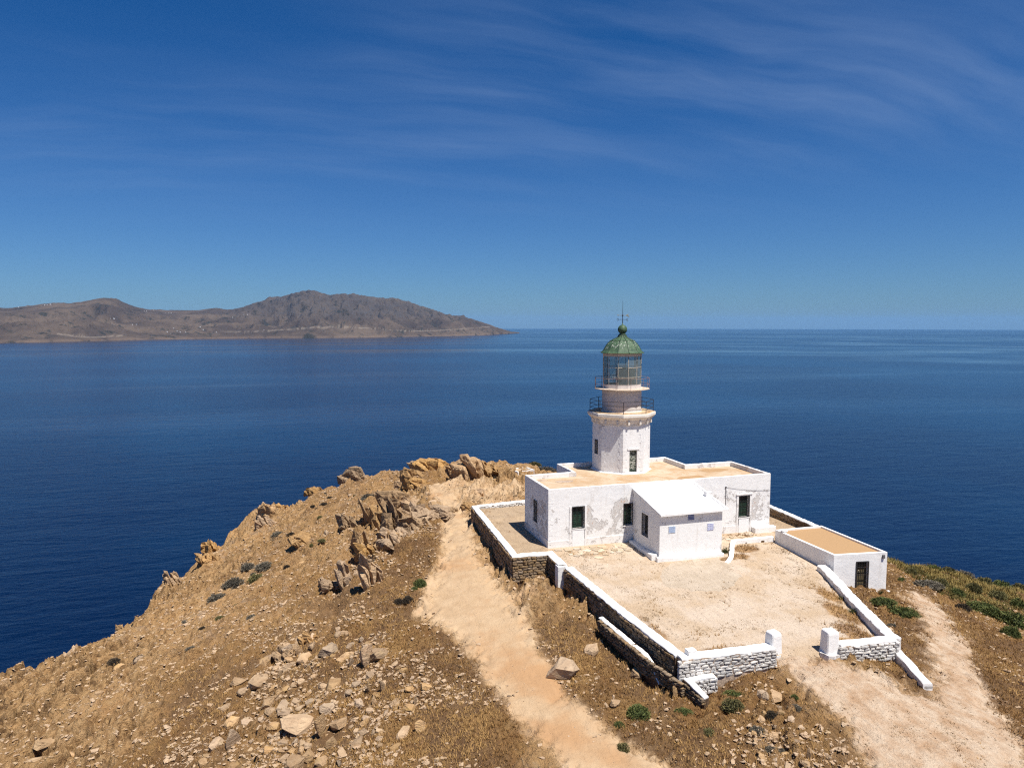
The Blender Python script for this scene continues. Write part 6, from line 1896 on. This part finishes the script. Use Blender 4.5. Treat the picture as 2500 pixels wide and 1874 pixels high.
# ------------------------------------------------------------------ plants
def cushion(name, mat, seed, leaves=1500, spiky=False, up=0.62):
    g = np.random.default_rng(seed)
    n = leaves
    th = g.uniform(0, 2 * np.pi, n)
    ph = np.arccos(g.uniform(0.0, 1.0, n))
    lump = 0.82 + 0.3 * vnoise(np.cos(th) * 2.2 + 7 + seed, np.sin(th) * 2.2 + ph * 1.8, seed)
    rr = (g.uniform(0.0, 1.0, n) ** 0.25) * lump * 0.5
    if spiky:
        rr *= g.uniform(0.3, 1.1, n)
    c = np.stack([np.sin(ph) * np.cos(th) * rr, np.sin(ph) * np.sin(th) * rr, np.cos(ph) * rr * up * 1.55 + 0.01], 1)
    out = np.stack([np.sin(ph) * np.cos(th), np.sin(ph) * np.sin(th), np.cos(ph) + 0.25], 1)
    out += g.normal(0, 0.45, (n, 3))
    out /= np.linalg.norm(out, axis=1, keepdims=True)
    side = np.cross(out, g.normal(0, 1, (n, 3)))
    side /= np.linalg.norm(side, axis=1, keepdims=True) + 1e-9
    ln = g.uniform(0.05, 0.12, n)[:, None] * (1.9 if spiky else 1)
    wd = g.uniform(0.014, 0.03, n)[:, None] * (0.7 if spiky else 1)
    a, b, t = c - side * wd, c + side * wd, c + out * ln
    V = np.stack([a, b, t], 1).reshape(-1, 3)
    T = np.arange(3 * n).reshape(-1, 3)
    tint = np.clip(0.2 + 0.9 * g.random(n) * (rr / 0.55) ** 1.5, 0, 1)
    # twiggy heart
    hn, hm = 14, 7
    hv, hf = [], []
    for j in range(hm):
        p_ = (math.pi / 2) * j / (hm - 1)
        for i in range(hn):
            q = 2 * math.pi * i / hn
            r_ = 0.36 * (0.85 + 0.3 * float(vnoise(np.array([math.cos(q) * 2.2 + 7 + seed]), np.array([math.sin(q) * 2.2 + p_ * 1.8]), seed)[0])) * (0.55 if spiky else 1)
            hv.append((math.sin(p_) * math.cos(q) * r_, math.sin(p_) * math.sin(q) * r_, math.cos(p_) * r_ * up * 1.5))
    for j in range(hm - 1):
        for i in range(hn):
            A, B, C_, D = j * hn + i, j * hn + (i + 1) % hn, (j + 1) * hn + (i + 1) % hn, (j + 1) * hn + i
            hf += [(A, D, C_), (A, C_, B)]
    nV = len(V)
    V = np.concatenate([V, np.array(hv)])
    T = np.concatenate([T, np.array(hf) + nV])
    me = mesh_np(name, V, T, mat, False)
    at = me.attributes.new('tint', 'FLOAT', 'POINT')
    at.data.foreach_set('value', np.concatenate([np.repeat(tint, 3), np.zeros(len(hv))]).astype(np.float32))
    return me


BUSH = {}
for kd in ('green', 'olive', 'grey', 'dark', 'spiky'):
    BUSH[kd] = [cushion('cushion_bush', M_LEAF[kd], 40 + 3 * i + len(kd), 1500 if kd != 'spiky' else 700, kd == 'spiky', 0.62 if kd != 'spiky' else 0.9) for i in range(3)]
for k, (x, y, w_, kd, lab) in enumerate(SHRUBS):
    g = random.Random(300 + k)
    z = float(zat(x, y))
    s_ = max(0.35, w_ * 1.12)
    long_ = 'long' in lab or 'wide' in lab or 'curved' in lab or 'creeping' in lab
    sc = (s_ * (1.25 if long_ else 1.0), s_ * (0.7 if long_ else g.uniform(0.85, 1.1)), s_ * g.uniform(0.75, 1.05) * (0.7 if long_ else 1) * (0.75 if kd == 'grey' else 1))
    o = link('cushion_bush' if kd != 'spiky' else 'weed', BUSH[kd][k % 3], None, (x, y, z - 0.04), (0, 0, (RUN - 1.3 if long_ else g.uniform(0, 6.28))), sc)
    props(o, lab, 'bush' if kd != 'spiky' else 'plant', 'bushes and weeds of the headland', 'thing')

gb = np.random.default_rng(77)
P = np.array(CLIFF)
n = 0
while n < 34:
    x, y = gb.uniform(P.min(0), P.max(0))
    if poly_sd(CLIFF, np.array([x]), np.array([y]))[0][0] > 0 or mval(m_path, x, y) > 0.1:
        continue
    kd = ['dark', 'dark', 'grey', 'olive'][int(gb.integers(4))]
    s_ = gb.uniform(0.35, 0.95)
    o = link('cushion_bush', BUSH[kd][n % 3], None, (x, y, float(zat(x, y)) - 0.05), (0, 0, gb.uniform(0, 6.28)), (s_, s_ * gb.uniform(0.7, 1.1), s_ * gb.uniform(0.5, 0.85)))
    nm_ = min(CRAGN, key=lambda q: (q[0] - x) ** 2 + (q[1] - y) ** 2)
    props(o, ' '.join(f"{SIZEW(s_, 0.35, 0.95)} {kd} thorn cushion near the {short(nm_[2])} on the cliff slope".split()[:16]), 'bush', 'thorn cushions on the cliff slope', 'thing')
    n += 1

# ------------------------------------------------------------------ dry grass, ground cover, loose stones: what nobody could count
def tufts(name, n, dens, mat, hgt, seed, blades=5, wid=0.02, lean=0.6):
    g = np.random.default_rng(seed)
    xs, ys = [], []
    tot = 0
    while tot < n:
        x = g.uniform(-44, 50, 60000)
        y = g.uniform(-34, 42, 60000)
        k = g.random(60000) < dens(x, y)
        xs.append(x[k])
        ys.append(y[k])
        tot += int(k.sum())
    x, y = np.concatenate(xs)[:n], np.concatenate(ys)[:n]
    z = zat(x, y)
    size = g.uniform(0.55, 1.25, n) * (0.7 + 0.7 * fbm(x * 0.5, y * 0.5, 2, seed))
    B = blades
    ang = g.uniform(0, 2 * np.pi, (n, B))
    ln = hgt * size[:, None] * g.uniform(0.6, 1.15, (n, B))
    tilt = g.uniform(0.1, lean, (n, B))
    bx = x[:, None] + g.normal(0, 0.05, (n, B))
    by = y[:, None] + g.normal(0, 0.05, (n, B))
    bz = np.repeat(z[:, None], B, 1) - 0.015
    w_ = wid * g.uniform(0.7, 1.4, (n, B))
    px, py = -np.sin(ang) * w_, np.cos(ang) * w_
    a = np.stack([bx - px, by - py, bz], -1)
    b = np.stack([bx + px, by + py, bz], -1)
    t = np.stack([bx + np.cos(ang) * np.sin(tilt) * ln, by + np.sin(ang) * np.sin(tilt) * ln, bz + np.cos(tilt) * ln], -1)
    V = np.stack([a, b, t], 2).reshape(-1, 3)
    me = mesh_np(name, V, np.arange(len(V)).reshape(-1, 3), mat, False)
    patch = sst(fbm(x * 0.35, y * 0.35, 4, seed + 3), 0.36, 0.66)
    tint = np.clip(patch[:, None] * 0.75 + g.uniform(-0.25, 0.4, (n, B)), 0, 1)
    tv = np.stack([tint * 0.55, tint * 0.55, np.minimum(1, tint * 1.1 + 0.05)], 2).reshape(-1)
    at = me.attributes.new('tint', 'FLOAT', 'POINT')
    at.data.foreach_set('value', tv.astype(np.float32))
    o = link(name, me)
    return props(o, None, None, None, 'stuff')


def not_built(x, y):
    k = np.ones(x.shape)
    for (a, b, c, d) in ((-0.3, 22.0, -0.2, 10.4), (7.4, 13.9, -5.1, 0.1), (19.8, 25.2, -11.0, -2.8)):
        k *= ~((x > a) & (x < b) & (y > c) & (y < d))
    return k


def grass_density(x, y):
    m = mval(m_grass, x, y)
    f = fbm(x * 0.6, y * 0.6, 4, 14)
    d = sst(m + (f - 0.5) * 1.0, 0.22, 0.75)
    edge = mval(m_path, x, y)
    cam = np.hypot(x + 20.4, y + 54.8)
    return np.clip(d * (1 - edge) * not_built(x, y) * np.clip(1.25 - cam / 95.0, 0.25, 1), 0, 1)


tufts('dry_grass', 84000, grass_density, M_GRASS, 0.2, 3, 5, 0.016, 1.0)


def scrub_density(x, y):
    m = mval(m_green, x, y)
    return np.clip(m * sst(fbm(x * 0.7, y * 0.7, 3, 24), 0.36, 0.6) * 0.9, 0, 1) * (x > 25.5) * (poly_sd(EDGE, x, y)[0] < 1.5)


tufts('ground_cover', 15000, scrub_density, M_COVER, 0.38, 8, 6, 0.04, 1.2)

M_WEED = mat_leaf("brown_yard_weed", (0.09, 0.058, 0.026), (0.3, 0.19, 0.08))


def weed_density(x, y):
    f = fbm(x * 0.8, y * 0.8, 4, 120)
    f2 = fbm(x * 0.17 + 4, y * 0.17, 3, 123)
    c_ = mval(m_court, x, y) * (1 - 0.75 * mval(m_conc, x, y)) + 0.8 * mval(m_track, x, y) + 0.25 * mval(m_path, x, y) * (y > 8)
    return np.clip(c_ * sst(f, 0.54, 0.66) * (0.25 + 0.75 * sst(f2, 0.42, 0.6)) * not_built(x, y), 0, 1)


tufts('yard_weeds', 3600, weed_density, M_WEED, 0.08, 12, 5, 0.017, 1.4)

_base = []
for i in range(8):
    me = hull_mesh('tmp', rock_pts(0.5, 0.4, 0.26, 9, _g), None)
    bm = bmesh.new()
    bm.from_mesh(me)
    bmesh.ops.triangulate(bm, faces=bm.faces)
    _base.append((np.array([v.co for v in bm.verts]), np.array([[v.index for v in f.verts] for f in bm.faces])))
    bm.free()
    bpy.data.meshes.remove(me)


def pebbles(name, n, dens, s0, s1, pw, mat, seed):
    g = np.random.default_rng(seed)
    xs, ys = [], []
    tot = 0
    while tot < n:
        x = g.uniform(-46, 40, 60000)
        y = g.uniform(-34, 56, 60000)
        k = g.random(60000) < dens(x, y)
        xs.append(x[k])
        ys.append(y[k])
        tot += int(k.sum())
    x, y = np.concatenate(xs)[:n], np.concatenate(ys)[:n]
    z = zat(x, y)
    s = s0 + (s1 - s0) * g.random(n) ** pw
    VV, TT, off = [], [], 0
    which = g.integers(0, 8, n)
    for b, (bv, bt) in enumerate(_base):
        k = np.where(which == b)[0]
        m = len(k)
        th = RUN + g.normal(0, 0.6, m)
        ti = g.normal(0, 0.3, m)
        c, s_, ct, st_2 = np.cos(th), np.sin(th), np.cos(ti), np.sin(ti)
        X = bv[None, :, 0] * s[k][:, None] * g.uniform(0.8, 1.5, m)[:, None]
        Y = bv[None, :, 1] * s[k][:, None]
        Zz = bv[None, :, 2] * s[k][:, None] * g.uniform(0.6, 1.2, m)[:, None]
        Y, Zz = Y * ct[:, None] - Zz * st_2[:, None], Y * st_2[:, None] + Zz * ct[:, None]
        X, Y = X * c[:, None] - Y * s_[:, None], X * s_[:, None] + Y * c[:, None]
        P = np.stack([X + x[k][:, None], Y + y[k][:, None], Zz + (z[k] + s[k] * 0.1)[:, None]], -1)
        VV.append(P.reshape(-1, 3))
        T = (bt[None] + (np.arange(m) * len(bv))[:, None, None]).reshape(-1, 3) + off
        TT.append(T)
        off += m * len(bv)
    me = mesh_np(name, np.concatenate(VV), np.concatenate(TT), mat, False)
    return props(link(name, me), None, None, None, 'stuff')


def stone_density(x, y):
    wild_ = mval(wild, x, y)
    sd_, _, _ = poly_sd(SCREE, x, y)
    near = 1 - sst(sd_, -1.0, 5.0)
    sd2, _, _ = poly_sd(RUBBLE, x, y)
    near = np.maximum(near, 1.5 * (1 - sst(sd2, -0.5, 2.0)))
    sd3, _, _ = poly_sd(BELT, x, y)
    near = np.maximum(near, 0.8 * (1 - sst(sd3, -0.5, 2.5)))
    f = fbm(x * 0.45, y * 0.45, 4, 81)
    d = (0.12 + 0.75 * near) * sst(f, 0.36, 0.62) + 0.12 * mval(bare, x, y) + 0.16 * sst(f, 0.52, 0.66)
    return np.clip(d * wild_ * not_built(x, y) * (poly_sd(EDGE, x, y)[0] < 1.0), 0, 1)


pebbles('loose_stones', 42000, stone_density, 0.05, 0.36, 3.0, M_ROCK, 31)


def grit_density(x, y):
    t = mval(m_track, x, y)
    c_ = mval(m_court, x, y) * (1 - mval(m_conc, x, y))
    return np.clip((0.5 * t + 0.16 * c_ + 0.04 * mval(m_path, x, y)) * sst(fbm(x * 1.1, y * 1.1, 3, 88), 0.4, 0.65) * not_built(x, y), 0, 1)


pebbles('track_gravel', 4200, grit_density, 0.03, 0.11, 2.5, M_ROCK, 37)

# ------------------------------------------------------------------ houses on the far island
M_FARWHITE = mat_plain("far_white_walls", (0.62, 0.62, 0.62), 0.9, 0.05, 0.05)
M_FARDARK = mat_plain("far_dark_opening", (0.08, 0.07, 0.06), 0.9, 0.1, 0.05)


def far_house(x, y, z, rz, s, lab, grp, two):
    """Cube houses of the island: stepped white blocks with a few dark openings."""
    t = empty('island_house', lab, 'house', (x, y, z), grp)
    t.rotation_euler = (0, 0, rz)
    s *= 0.8
    b = MB().box(-8 * s, 8 * s, -5 * s, 5 * s, -6, 5.5 * s)
    if two:
        b.box(-8 * s, 1 * s, -3.5 * s, 4.99 * s, 5.5 * s, 9.5 * s)
    else:
        b.box(8 * s, 13 * s, -3 * s, 4 * s, -6, 4 * s)
    link('wall', mesh_from('wall', b.V, b.F, M_FARWHITE), t)
    for k in (-5, -1, 3):
        d = MB().box(k * s, (k + 1.5) * s, -5 * s - 0.25, -5 * s - 0.05, 1.2 * s, 3.6 * s)
        link('window', mesh_from('window', d.V, d.F, M_FARDARK), t)
    return t


X_, Y_, Z_, Hh, An = ISL
for k, (hx, hy, lab, grp) in enumerate(FAR_HOUSES):
    d2 = (X_ - hx) ** 2 + (Y_ - hy) ** 2
    j = int(np.argmin(d2))
    g = random.Random(k)
    far_house(float(X_.flat[j]), float(Y_.flat[j]), float(Z_.flat[j]) + 1.0, -math.atan2(hx, hy) + g.uniform(-0.6, 0.6), g.uniform(0.7, 1.15) * (1.25 if 'villa' in lab else 1), lab, grp, k % 2 == 0)
